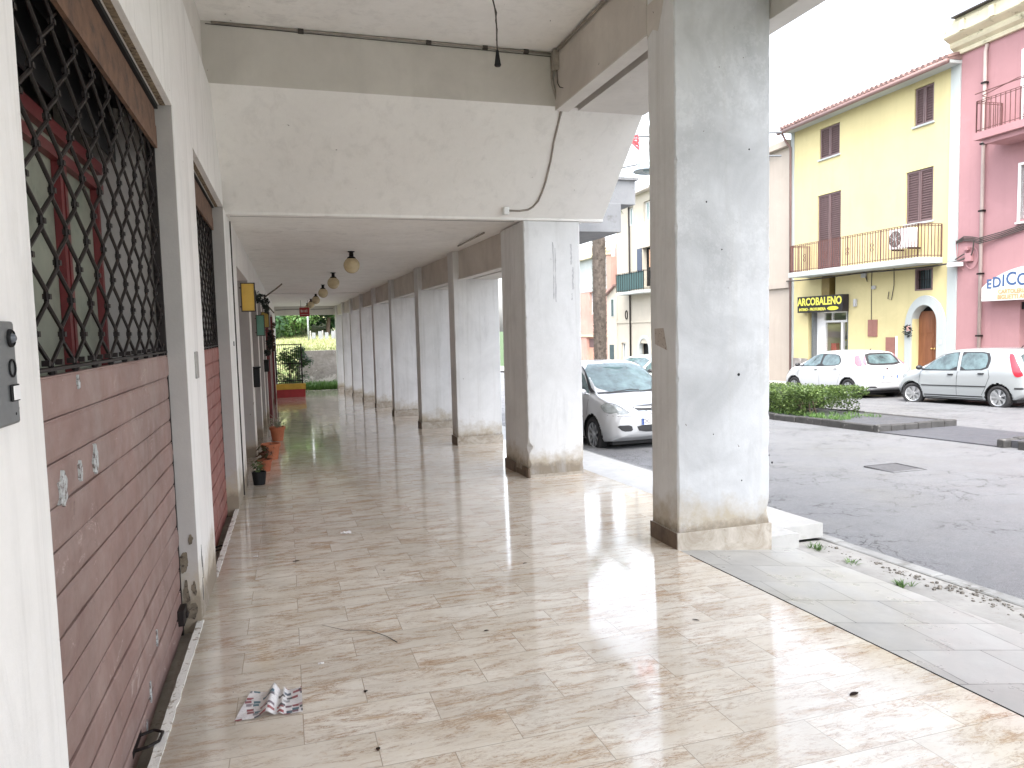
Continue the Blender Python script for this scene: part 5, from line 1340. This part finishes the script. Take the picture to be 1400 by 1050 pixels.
def catmull(P, n):
    out = []; m = len(P)
    for i in range(m-1):
        p0=P[max(0,i-1)]; p1=P[i]; p2=P[i+1]; p3=P[min(m-1,i+2)]
        for k in range(n):
            t=k/n; out.append(tuple(.5*((2*p1[j])+(-p0[j]+p2[j])*t+(2*p0[j]-5*p1[j]+4*p2[j]-p3[j])*t*t+(-p0[j]+3*p1[j]-3*p2[j]+p3[j])*t**3) for j in (0,1)))
    out.append(P[-1]); return out
def paint(name, c, metal=.0, rough=.28):
    x = N(name); x.color(c); x.set(Roughness=rough, Metallic=metal); x.b.inputs['Coat Weight'].default_value=.9; x.b.inputs['Coat Roughness'].default_value=.05
    return x.m
MT['carglass'] = mat('car_glass', (.045,.065,.07), .04, .25, 2.0, spec=1.0)
MT['carglass_teal'] = mat('car_glass_teal', (.075,.115,.12), .04, .7, 2.6, spec=.9)
MT['lamp_clear'] = mat('headlamp_glass', (.23,.25,.25), .10, .25, 14, spec=.9)
MT['lamp_red'] = mat('tail_lamp_red', (.42,.02,.035), .12, .1, 8, spec=.8)
MT['lamp_pink'] = mat('tail_lamp_pink', (.36,.13,.16), .14, .1, 8, spec=.8)
MT['trim'] = mat('black_trim', (.022,.022,.024), .5, .1, 10)
MT['plate'] = mat('plate_white', (.68,.69,.70), .4, .04, 10); MT['plate_blue'] = mat('plate_blue', (.03,.10,.38), .4); MT['plate_ink'] = mat('plate_ink', (.02,.02,.02), .4)
MT['chrome'] = mat('chrome', (.5,.51,.52), .12, .03, 5, metal=1)
def make_car(name, label, loc, rot, sp, paint_m, glass='carglass', rx=0, ry=0, tail='lamp_red'):
    root = empty(name, loc, 0, label, 'car', 'cars parked along the street'); root.rotation_euler = (rx, ry, rot)
    T = smooth_tab(sp['top']); Bt = smooth_tab(sp['belt'], 1); W = smooth_tab(sp['w']); Bo = sp['bot']
    x0, x1 = sp['top'][0][0], sp['top'][-1][0]
    # stations spaced by arc length of the roof line
    xs = []; fine = [x0+(x1-x0)*i/800 for i in range(801)]; acc = 0; last = None; dl = sp.get('dl', .022)
    for x in fine:
        z = interp(T, x)
        if last is None: xs.append(x)
        else:
            acc += math.hypot(x-last[0], z-last[1])
            if acc >= dl: xs.append(x); acc = 0
        last = (x, z)
    if xs[-1] < x1-1e-4: xs.append(x1)
    rings = []
    for x in xs:
        zt = interp(T, x); zb = interp(Bo, x); w = interp(W, x); bl = interp(Bt, x)
        g = max(0, min(1, (zt-bl)/.30)); blz = min(bl, zt-.035); g2 = g*g*(3-2*g)
        wr = w*(.90*(1-g2) + sp['roofw']*g2)
        mid = min(.52, blz-.12)
        P = [(0,zb),(w*.82,zb),(w*.955,zb+.035),(w*.99,(zb+mid)/2),(w,mid),(w*.985,(mid+blz)/2),(w*.945,blz-.01)]
        P += [(wr+(w*.945-wr)*.50, blz+(zt-blz)*.50), (wr*1.0, blz+(zt-blz)*.86), (wr*.80, zt-.018*g-.006), (wr*.45, zt-.004), (0, zt)]
        R_ = catmull(P, 8)
        rings.append([(x, y, z) for y, z in R_])
    def cap(ring, sg, bulge, n=22):
        zc = sum(p[2] for p in ring)/len(ring); out = []
        x = ring[0][0]
        for k in range(1, n+1):
            s = 1-k/n
            out.append([(x+sg*bulge*math.sqrt(max(0,1-s**3.2)), p[1]*s, zc+(p[2]-zc)*s) for p in ring])
        return out
    rr = list(reversed(cap(rings[0], -1, sp['bulge'][0]))) + rings + cap(rings[-1], 1, sp['bulge'][1])
    m = len(rr[0]); groups = {}
    wheels = sp['wheels']; R0 = sp['R']
    def put(key, quad):
        gvs, gfs, idx = groups.setdefault(key, ([], [], {}))
        f = []
        for v in quad:
            k = (round(v[0],5), round(v[1],5), round(v[2],5))
            if k not in idx: idx[k] = len(gvs); gvs.append(k)
            if not f or f[-1] != idx[k]: f.append(idx[k])
        if len(f) > 1 and f[0] == f[-1]: f.pop()
        if len(f) > 2 and len(set(f)) == len(f): gfs.append(f)
    for i in range(len(rr)-1):
        for k in range(m-1):
            q = [rr[i][k], rr[i+1][k], rr[i+1][k+1], rr[i][k+1]]
            cx = sum(v[0] for v in q)/4; cy = sum(v[1] for v in q)/4; cz = sum(v[2] for v in q)/4
            a = Vector(q[2])-Vector(q[0]); b = Vector(q[3])-Vector(q[1]); nn = b.cross(a)
            if nn.length > 1e-9: nn.normalize()
            wloc = interp(W, cx)
            if any(math.hypot(cx-wx_, cz-R0) < R0+.055 for wx_ in wheels) and cy > wloc*.70: continue
            for side in (1, -1):
                qq = [(v[0], v[1]*side, v[2]) for v in q]
                if side == 1: qq.reverse()
                put('body', qq)
    vs, fs, _ = groups['body']
    mb = MB(); mb.add(vs, fs); mb.build('body', paint_m, root, world=False, smooth=True)
    bvh = BVHTree.FromPolygons([Vector(v) for v in vs], fs)
    def hit(kind, u, v, off):
        if kind == 'side': o_, d_ = Vector((u, 3, v)), Vector((0,-1,0))
        elif kind == 'front': o_, d_ = Vector((4, u, v)), Vector((-1,0,0))
        else: o_, d_ = Vector((-4, u, v)), Vector((1,0,0))
        r_ = bvh.ray_cast(o_, d_)
        if r_[0] is None: return None
        n_ = r_[1]
        if n_.dot(d_) > 0: n_ = -n_
        return r_[0] + n_*off
    def chaikin(P, it):
        for _ in range(it):
            P = [q for i in range(len(P)) for q in ((P[i][0]*.8+P[(i+1)%len(P)][0]*.2, P[i][1]*.8+P[(i+1)%len(P)][1]*.2), (P[i][0]*.2+P[(i+1)%len(P)][0]*.8, P[i][1]*.2+P[(i+1)%len(P)][1]*.8))]
        return P
    def panel(nm, m_, kind, poly, off=.004, rnd=1, mirror=True, layers=7):
        P = chaikin(poly, rnd); D = []
        for i in range(len(P)):
            p, q = P[i], P[(i+1)%len(P)]; k = max(1, int(math.hypot(q[0]-p[0], q[1]-p[1])/.06))
            D += [(p[0]+(q[0]-p[0])*t/k, p[1]+(q[1]-p[1])*t/k) for t in range(k)]
        c = (sum(p[0] for p in D)/len(D), sum(p[1] for p in D)/len(D)); n_ = len(D); vv = []; ff = []; bad = set()
        for L in range(layers+1):
            t = L/layers
            for p in D:
                h = hit(kind, c[0]+(p[0]-c[0])*t, c[1]+(p[1]-c[1])*t, off)
                if h is None: bad.add(len(vv)); h = Vector((0,0,0))
                vv.append(h)
        for L in range(layers):
            for i in range(n_):
                f = (L*n_+i, L*n_+(i+1)%n_, (L+1)*n_+(i+1)%n_, (L+1)*n_+i)
                if not any(k in bad for k in f): ff.append(f if L else (f[0], f[2], f[3]))
        for sg in ((1,-1) if mirror else (1,)):
            mb = MB(); mb.add([(v.x, v.y*sg, v.z) for v in vv], ff); mb.build(nm, m_, root, world=False, smooth=True)
    def stroke(nm, m_, kind, pts, w, off=.003, mirror=True):
        D = []
        for p, q in zip(pts, pts[1:]):
            k = max(1, int(math.hypot(q[0]-p[0], q[1]-p[1])/.05)); D += [(p[0]+(q[0]-p[0])*t/k, p[1]+(q[1]-p[1])*t/k) for t in range(k)]
        D.append(pts[-1]); vv = []; ff = []
        for i, p in enumerate(D):
            a_, b_ = D[max(0,i-1)], D[min(len(D)-1,i+1)]; dx, dy = b_[0]-a_[0], b_[1]-a_[1]; l_ = math.hypot(dx, dy) or 1
            for sg in (-1, 1): vv.append(hit(kind, p[0]-dy/l_*w/2*sg, p[1]+dx/l_*w/2*sg, off))
        for i in range(len(D)-1):
            f = (2*i, 2*i+1, 2*i+3, 2*i+2)
            if not any(vv[k] is None for k in f): ff.append(f)
        vv = [v or Vector((0,0,0)) for v in vv]
        for sg in ((1,-1) if mirror else (1,)):
            mb = MB(); mb.add([(v.x, v.y*sg, v.z) for v in vv], ff); mb.build(nm, m_, root, world=False, smooth=True)
    for it in sp['det']:
        (panel if it[0] == 'p' else stroke)(*[glass if q == 'GLASS' else (tail if q == 'TAIL' else q) for q in it[1:-1]], **it[-1])
    # wheel wells and underside
    mb = MB(); wid = max(v for _, v in sp['w'])
    for wx_ in wheels:
        for sg in (1,-1):
            n = 16; pts = [(wx_+(R0+.075)*math.cos(PI*q/n-.0), R0+(R0+.075)*math.sin(PI*q/n)) for q in range(n+1)]
            vs = [(px, sg*(wid*.62 if s_ else wid*.968), pz) for s_ in (0,1) for px, pz in pts]
            mb.add(vs, [(q,q+1,n+2+q,n+1+q) for q in range(n)] + [tuple(range(n+1,2*n+2))])
    mb.box(x0+.25, x1-.2, -wid*.8, wid*.8, .17, .26); mb.build('underbody', 'rubber', root, world=False)
    # wheels
    def wheel(parent_wx, sg, steer=0):
        e = MB(); r = R0; rim = sp['rim']
        prof = [(rim*.98,-.085),(r*.93,-.088),(r*.985,-.07),(r,-.045),(r,.045),(r*.985,.07),(r*.93,.088),(rim*1.0,.085),(rim*.98,-.085)]
        Mx = Matrix.Rotation(-PI/2, 4, 'X')
        e.lathe(prof, 36, (0,0,0), Mx)
        ty = e.build('wheel', 'rubber', root, world=False, smooth=True)
        ty.location = (parent_wx, sg*(wid-.105), r); ty.rotation_euler = (0,0,steer + (PI if sg<0 else 0))
        d = MB(); d.lathe([(rim,.07),(rim*.97,.082),(rim*.92,.075),(rim*.90,.02),(rim*.2,-.0)], 36, (0,0,0), Mx); d.lathe([(rim*.26,.055),(rim*.24,.068),(.001,.070)], 20, (0,0,0), Mx)
        ns = sp['spokes']
        for q in range(ns):
            a = 2*PI*q/ns; c, s_ = math.cos(a), math.sin(a); hw = rim*sp['sw']
            def pt(rad, t, y): return (rad*c - t*s_, y, rad*s_ + t*c)
            d.add([pt(rim*.18,-hw*.8,.06),pt(rim*.18,hw*.8,.06),pt(rim*.95,hw*1.2,.074),pt(rim*.95,-hw*1.2,.074),pt(rim*.18,-hw*.8,.03),pt(rim*.18,hw*.8,.03),pt(rim*.95,hw*1.2,.04),pt(rim*.95,-hw*1.2,.04)],
                  [(0,1,2,3),(0,4,5,1),(2,6,7,3),(1,5,6,2),(0,3,7,4)])
        rm = d.build('rim', sp.get('rimm','rim'), ty, world=False)
        k = MB(); k.lathe([(rim*.9,-.01),(.001,-.01)], 24, (0,0,0), Mx); k.build('brake', 'rubber', ty, world=False)
    for i, wx_ in enumerate(wheels):
        for sg in (1,-1): wheel(wx_, sg, sp.get('steer',0) if i == 1 else 0)
    # mirrors
    mx, mz = sp['mirror']
    for sg in (1,-1):
        mb = MB(); wl = interp(W, mx)*.945
        mb.sphere((0,0,0), .085, 14, 9, .75); mb.v = [(v[0]*.75, v[1]*1.15, v[2]) for v in mb.v]
        mb.v = [(v[0]+mx, v[1]+sg*(wl+.10), v[2]+mz) for v in mb.v]
        mb.tube([(mx,sg*(wl-.06),mz-.05),(mx,sg*(wl+.05),mz-.02)], .02, 6)
        mb.build('mirror', sp.get('mirm','trim'), root, world=False, smooth=True)
    # handles, antenna
    for (hx, hz_) in sp['handles']:
        for sg in (1,-1):
            mb = MB(); wl = interp(W, hx)*.975
            mb.box(hx-.075, hx+.075, sg*(wl-.02) if sg>0 else -(wl+.022), (wl+.022) if sg>0 else -(wl-.02), hz_-.016, hz_+.016)
            mb.build('door_handle', sp.get('handm','trim'), root, world=False, bevel=.01)
    mb = MB(); mb.tube([(sp['ant'],0,interp(T,sp['ant'])-.01),(sp['ant']-.06,0,interp(T,sp['ant'])+.05)], .01, 6); mb.build('antenna', 'trim', root, world=False)
    # plates
    def plate(xp, z, sg, txt, tilt=0):
        mb = MB(); a = xp; 
        MM = Matrix.Translation((xp,0,z)) @ Matrix.Rotation(tilt,4,'Y')
        mb.box(-.006,.006,-.26,.26,-.056,.056,M=MM); o = mb.build('number_plate','plate',root,world=False)
        mb = MB(); mb.box(-.0085,.0085,.222,.2595,-.054,.054,M=MM); mb.box(-.0085,.0085,-.2595,-.222,-.054,.054,M=MM); mb.build('blue_band','plate_blue',o,world=False)
        mb = MB(); r = Matrix.Rotation(PI/2,4,'Z') @ Matrix.Rotation(PI/2,4,'X')
        if sg < 0: r = Matrix.Rotation(-PI/2,4,'Z') @ Matrix.Rotation(PI/2,4,'X')
        vs, fs = text_geo(txt, .105, .002, MM @ Matrix.Translation((sg*.007,0,0)) @ r, .95); mb.add(vs, fs); mb.build('plate_lettering','plate_ink',o,world=False)
    if sp.get('pf'): plate(*sp['pf'])
    if 'pr' in sp: plate(*sp['pr'])
    return root
# silver hatchback on the right
DET1 = [('p','window_seal','trim','side',[(1.02,.915),(.97,.955),(.53,1.30),(.06,1.395),(-.85,1.39),(-.97,1.20),(-.93,.945),(-.2,.925)],dict(off=.002)),
 ('s','window_pillar','silver_hatch','side',[(-.155,.90),(-.105,1.42)],dict(w=.085,off=.007)),
 ('p','front_window','GLASS','side',[(.93,.945),(.90,.98),(.50,1.27),(.06,1.365),(-.045,1.365),(-.10,.945)],dict(off=.008)),
 ('p','rear_window','GLASS','side',[(-.21,.945),(-.16,1.365),(-.80,1.36),(-.90,1.19),(-.87,.97)],dict(off=.008)),
 ('p','tail_light','TAIL','side',[(-1.36,1.33),(-1.46,1.33),(-1.60,1.10),(-1.80,.84),(-1.70,.78),(-1.62,.80),(-1.53,.95)],dict(off=.006)),
 ('s','rubbing_strip','trim','side',[(.92,.535),(-.92,.545)],dict(w=.026,off=.010)),('s','sill_skirt','trim','side',[(1.0,.265),(-.88,.265)],dict(w=.08,off=.006)),
 ('s','door_seam','trim','side',[(-.125,.90),(-.125,.6),(-.12,.31)],dict(w=.011)),('s','door_seam','trim','side',[(.99,.90),(1.0,.6),(.93,.33)],dict(w=.010)),
 ('s','door_seam','trim','side',[(-.95,.95),(-1.0,.78),(-.90,.5),(-.80,.33)],dict(w=.010)),('s','bumper_strip','trim','side',[(-1.62,.52),(-1.80,.52)],dict(w=.04,off=.008)),
 ('p','headlight','lamp_clear','front',[(.38,.62),(.46,.76),(.70,.82),(.74,.77),(.68,.62)],dict(off=.005)),('p','windscreen','GLASS','front',[(-.60,1.04),(.60,1.04),(.50,1.40),(-.50,1.40)],dict(mirror=False)),
 ('p','grille','trim','front',[(-.32,.60),(.32,.60),(.34,.66),(-.34,.66)],dict(mirror=False)),('p','lower_intake','trim','front',[(-.5,.28),(.5,.28),(.5,.38),(-.5,.38)],dict(mirror=False)),
 ('p','rear_screen','GLASS','rear',[(-.58,.98),(.58,.98),(.50,1.35),(-.50,1.35)],dict(mirror=False))]
SP1 = dict(top=[(-1.84,.72),(-1.83,.90),(-1.72,1.05),(-1.55,1.36),(-1.40,1.45),(-.8,1.485),(-.1,1.485),(.35,1.44),(.75,1.22),(1.12,.99),(1.35,.94),(1.62,.86),(1.80,.74),(1.86,.60)],
  belt=[(-1.9,.92),(-.9,.93),(0,.90),(.9,.875),(1.4,.80),(1.9,.62)], w=[(-1.86,.66),(-1.78,.77),(-1.5,.82),(-.9,.83),(.9,.83),(1.4,.80),(1.7,.72),(1.87,.58)],
  bot=[(-1.86,.36),(-1.6,.24),(-1.0,.20),(1.1,.20),(1.6,.22),(1.87,.30)], roofw=.70, bulge=(.06,.07), wheels=[-1.22,1.24], R=.29, rim=.205, spokes=7, sw=.13, steer=.28,
  mirror=(.93,1.0), handles=[(.06,.83),(-.78,.86)], ant=-1.2, det=DET1, pr=(-1.905,.62,-1,'CX 417 KB'), pf=(1.935,.42,1,'CX 417 KB'))
pm = MT['silver_hatch'] = paint('silver_paint', (.33,.35,.355), .25, .34)
SL = math.atan(S)
make_car('parked_car', 'silver five door hatchback with black door strip and alloy wheels parked at the right edge', (17.02,14.55,roadz(17.0,14.6)-.045), PI/2+.03, SP1, pm, 'carglass_teal', ry=SL)
# white hatchback seen from behind
DET2 = [('p','window_seal','trim','side',[(1.06,.965),(.98,1.02),(.62,1.28),(.12,1.385),(-.72,1.35),(-.92,1.14),(-.84,1.01),(.0,.975)],dict(off=.002)),
 ('p','front_window','GLASS','side',[(.98,.99),(.62,1.255),(.14,1.36),(.0,1.36),(.03,.995)],dict(off=.008)),
 ('p','rear_window','GLASS','side',[(-.07,1.0),(-.10,1.36),(-.70,1.325),(-.87,1.14),(-.81,1.03)],dict(off=.008)),
 ('p','tail_light','TAIL','side',[(-1.36,1.30),(-1.52,1.31),(-1.66,1.15),(-1.80,1.0),(-1.66,.985),(-1.50,1.05)],dict(off=.006)),('p','tail_light_inner','TAIL','rear',[(.50,1.33),(.56,1.30),(.66,1.15),(.735,1.02),(.66,1.0),(.59,1.15)],dict(off=.006)),
 ('s','door_seam','trim','side',[(.0,.96),(.0,.6),(.0,.27)],dict(w=.009)),('s','door_seam','trim','side',[(1.05,.93),(1.05,.6),(.95,.3)],dict(w=.009)),
 ('s','door_seam','trim','side',[(-.90,1.0),(-.95,.8),(-.84,.5),(-.78,.3)],dict(w=.009)),('s','sill_skirt','trim','side',[(1.0,.235),(-.9,.235)],dict(w=.03,off=.004)),
 ('p','rear_screen_border','trim','rear',[(-.61,1.0),(.61,1.0),(.55,1.22),(.46,1.37),(-.46,1.37),(-.55,1.22)],dict(mirror=False,off=.004)),
 ('p','rear_screen','GLASS','rear',[(-.52,1.05),(.52,1.05),(.47,1.2),(.39,1.32),(-.39,1.32),(-.47,1.2)],dict(mirror=False,off=.009)),
 ('s','hatch_seam','trim','rear',[(.64,.97),(.62,.7),(.55,.50),(-.55,.50),(-.62,.7),(-.64,.97)],dict(w=.009,mirror=False)),
 ('p','bumper_vent','trim','rear',[(.46,.345),(.72,.36),(.70,.41),(.50,.40)],dict(off=.006)),('s','rear_valance','trim','rear',[(-.70,.315),(.70,.315)],dict(w=.035,off=.006,mirror=False)),
 ('p','headlight','lamp_clear','front',[(.46,.66),(.5,.79),(.72,.86),(.76,.80),(.68,.66)],dict(off=.005)),('p','windscreen','GLASS','front',[(-.62,1.06),(.62,1.06),(.52,1.40),(-.52,1.40)],dict(mirror=False)),
 ('p','grille','trim','front',[(-.45,.30),(.45,.30),(.5,.46),(-.5,.46)],dict(mirror=False)),('s','badge','chrome','rear',[(-.035,.90),(.035,.90)],dict(w=.06,off=.008,mirror=False))]
SP2 = dict(top=[(-1.98,.60),(-1.98,.86),(-1.86,.98),(-1.62,1.34),(-1.46,1.43),(-.9,1.485),(-.1,1.49),(.35,1.43),(.85,1.20),(1.25,1.02),(1.5,.96),(1.78,.86),(1.94,.72),(1.99,.58)],
  belt=[(-2.0,.98),(-.9,1.0),(0,.965),(.9,.92),(1.5,.82),(2.0,.60)], w=[(-1.99,.70),(-1.9,.80),(-1.6,.845),(-1,.85),(1,.85),(1.5,.82),(1.85,.72),(2.0,.56)],
  bot=[(-1.99,.30),(-1.7,.24),(-1.0,.20),(1.1,.20),(1.7,.22),(2.0,.28)], roofw=.70, bulge=(.07,.08), wheels=[-1.26,1.25], R=.31, rim=.21, spokes=8, sw=.16,
  mirror=(.95,1.03), handles=[(.16,.90),(-.72,.93)], ant=-1.25, handm='handle_white', det=DET2, pr=(-2.055,.66,-1,'DP 286 LS'))
pw = paint('white_paint_car', (.46,.47,.48), 0, .3); MT['handle_white'] = pw
make_car('parked_car', 'white hatchback with pink tail lamps seen from behind, parked in front of the shop', (17.0,19.35,roadz(17.0,19.4)-.03), PI/2-.02, SP2, pw, 'carglass_teal', ry=SL, tail='lamp_pink')
# silver mpv between the pillars
DET3 = [('p','front_window','GLASS','side',[(1.08,1.0),(1.02,1.06),(.55,1.41),(.10,1.50),(.04,1.0)],dict(off=.006)),('p','rear_window','GLASS','side',[(-.06,1.0),(-.02,1.51),(-.85,1.51),(-.92,1.02)],dict(off=.006)),
 ('s','door_seam','trim','side',[(.0,.97),(.0,.3)],dict(w=.010)),('s','door_seam','trim','side',[(1.12,.93),(1.12,.6),(1.02,.32)],dict(w=.010)),('s','sill_skirt','trim','side',[(1.0,.24),(-.9,.24)],dict(w=.03,off=.004)),
 ('p','headlight','lamp_clear','front',[(.42,.715),(.50,.775),(.64,.872),(.75,.89),(.80,.84),(.79,.72),(.62,.705)],dict(off=.006,layers=10)),
 ('s','headlight_edge','trim','front',[(.42,.712),(.50,.772),(.64,.872),(.75,.893)],dict(w=.008,off=.007)),
 ('p','grille_frame','chrome','front',[(-.29,.738),(.29,.738),(.40,.812),(.375,.842),(0,.858),(-.375,.842),(-.40,.812)],dict(off=.006,rnd=0,mirror=False,layers=10)),
 ('p','grille','trim','front',[(-.275,.750),(.275,.750),(.365,.812),(.35,.828),(0,.843),(-.35,.828),(-.365,.812)],dict(off=.010,rnd=0,mirror=False,layers=10)),
 ('s','grille_bar','silver_mpv','front',[(-.345,.812),(-.2,.803),(0,.80),(.2,.803),(.345,.812)],dict(w=.026,off=.016,mirror=False)),
 ('p','lower_intake','trim','front',[(-.30,.40),(.30,.40),(.36,.52),(-.36,.52)],dict(off=.006,mirror=False,layers=10,rnd=1)),
 ('s','bumper_crease','silver_mpv','front',[(-.5,.385),(.5,.385)],dict(w=.02,off=.02,mirror=False)),
 ('p','fog_surround','trim','front',[(.42,.42),(.44,.525),(.70,.525),(.60,.42)],dict(off=.006,rnd=1)),('s','bumper_seam','trim','front',[(.36,.668),(.60,.675),(.78,.69)],dict(w=.006)),
 ('p','windscreen','GLASS','front',[(-.72,1.05),(.72,1.05),(.575,1.535),(0,1.55),(-.575,1.535)],dict(off=.005,mirror=False,layers=12)),
 ('s','windscreen_edge','trim','front',[(.725,1.05),(.58,1.535)],dict(w=.018,off=.006)),('s','cowl','trim','front',[(-.74,1.038),(0,1.05),(.74,1.038)],dict(w=.03,off=.004,mirror=False)),
 ('p','rear_screen','GLASS','rear',[(-.6,1.0),(.6,1.0),(.52,1.5),(-.52,1.5)],dict(mirror=False)),('p','tail_light','TAIL','side',[(-1.78,1.4),(-1.88,1.3),(-1.93,.85),(-1.83,.85)],dict(off=.005))]
SP3 = dict(top=[(-2.0,.75),(-1.99,1.0),(-1.88,1.4),(-1.72,1.56),(-1.2,1.61),(-.2,1.62),(.35,1.58),(.85,1.31),(1.32,1.03),(1.52,.985),(1.78,.925),(1.93,.86),(1.99,.80),(2.01,.70)],
  belt=[(-2.0,1.0),(0,.99),(1.2,.94),(1.6,.88),(2.0,.72)], w=[(-2.0,.76),(-1.8,.84),(-1,.85),(1,.85),(1.5,.845),(1.72,.83),(1.86,.80),(1.95,.76),(2.01,.70)],
  bot=[(-2.0,.34),(-1.7,.24),(-1,.20),(1.2,.20),(1.7,.22),(1.9,.24),(2.01,.30)], roofw=.76, bulge=(.05,.085), wheels=[-1.30,1.33], R=.315, rim=.22, spokes=9, sw=.09, rimm='rim', dl=.016,
  mirror=(1.05,1.06), mirm='silver_mpv', handles=[(.16,.90),(-.72,.93)], ant=-1.4, handm='silver_mpv', det=DET3, pf=(2.105,.575,1,'DC 905 NZ'))
MT['silver_mpv'] = paint('silver_mpv_paint', (.47,.48,.49), .25, .34)
mpv = make_car('parked_car', 'silver people carrier parked nose first by the kerb between the two nearest pillars', (5.95,13.25,roadz(5.9,13.3)-.10), -PI/2+.01, SP3, MT['silver_mpv'], 'carglass_teal', ry=-SL)
mb = MB(); 
mb.tube([(2.099,.07*math.cos(a),.792+.07*math.sin(a)) for a in [2*PI*k/28 for k in range(28)]], .009, 6, close=True)
mb.tube([(2.106,-.085,.783),(2.108,-.02,.80),(2.108,.02,.784),(2.106,.085,.80)], .008, 5); mb.build('badge', 'chrome', mpv, world=False, smooth=True)
for sg in (1,-1):
    mb = MB(); mb.lathe([(.001,.02),(.036,.014),(.042,0)], 18, (0,0,0), Matrix.Translation((2.02,sg*.56,.468)) @ Matrix.Rotation(PI/2,4,'Y')); mb.build('fog_light', 'lamp_clear', mpv, world=False, smooth=True)
    mb = MB(); mb.sphere((1.955,sg*.60,.775), .040, 14, 8); mb.build('headlight_lens', 'chrome', mpv, world=False, smooth=True)
mb = MB(); mb.tube([(1.38,-.55,1.045),(1.30,-.05,1.085),(1.33,.1,1.07)], .009, 5); mb.tube([(1.38,.10,1.045),(1.30,.55,1.08)], .009, 5); mb.build('wiper', 'trim', mpv, world=False)
# pale car beyond
SP4 = dict(SP2); SP4['pf'] = None; SP4 = {k:v for k,v in SP4.items() if k not in ('pf',)}; SP4['pr'] = (-2.055,.66,-1,'CL 732 VT'); SP4['dl']=.035
pt = paint('pale_green_white_paint', (.50,.57,.56), .1, .3); MT['handle_white2'] = pt
make_car('parked_car', 'pale green white car farther along the street, half hidden behind the silver people carrier', (11.35,21.9,roadz(11.2,22)-.02), PI+.45, SP4, pt, 'carglass_teal')
# ================================================================ camera, light, sky
cam = bpy.data.cameras.new('camera'); co = bpy.data.objects.new('camera', cam); col.objects.link(co)
F_ = 1004.5; pitch, roll, yaw = -0.0762, -0.02534, 0.2979
fwd = Vector((math.sin(yaw)*math.cos(pitch), math.cos(yaw)*math.cos(pitch), math.sin(pitch)))
r0 = Vector((math.cos(yaw), -math.sin(yaw), 0)); u0 = r0.cross(fwd)
rr_ = r0*math.cos(roll)+u0*math.sin(roll); uu = -r0*math.sin(roll)+u0*math.cos(roll)
co.matrix_world = Matrix(((rr_.x,uu.x,-fwd.x,0),(rr_.y,uu.y,-fwd.y,0),(rr_.z,uu.z,-fwd.z,0),(0,0,0,1)))
cam.sensor_width = 36; cam.lens = 36*F_/1400; cam.clip_end = 4000; cam.clip_start = .02
sc.camera = co
SE, SR = math.radians(60), math.radians(205)      # soft sun behind thin cloud, over the street behind the camera
wd = bpy.data.worlds.new('World'); sc.world = wd; wd.use_nodes = True
nt = wd.node_tree; bg = nt.nodes['Background']
sk = nt.nodes.new('ShaderNodeTexSky'); sk.sky_type = 'NISHITA'; sk.sun_disc = False; sk.sun_elevation = SE; sk.sun_rotation = SR
sk.air_density = 1.0; sk.dust_density = 4.0; sk.ozone_density = .6
hs = nt.nodes.new('ShaderNodeHueSaturation'); hs.inputs['Saturation'].default_value = .38; hs.inputs['Value'].default_value = 1.0
nt.links.new(sk.outputs[0], hs.inputs['Color']); nt.links.new(hs.outputs[0], bg.inputs[0]); bg.inputs[1].default_value = .15
sun = bpy.data.lights.new('sun', 'SUN'); sun.energy = .5; sun.angle = math.radians(35); sun.color = (1,.97,.93)
so = bpy.data.objects.new('sun', sun); col.objects.link(so)
sd = Vector((math.sin(SR)*math.cos(SE), math.cos(SR)*math.cos(SE), math.sin(SE)))
so.rotation_euler = sd.to_track_quat('Z', 'Y').to_euler()
sc.view_settings.view_transform = 'Standard'; sc.view_settings.look = 'None'; sc.view_settings.gamma = 1
sc.view_settings.exposure = 2.6
sc.cycles.max_bounces = 14; sc.cycles.diffuse_bounces = 10; sc.cycles.glossy_bounces = 4
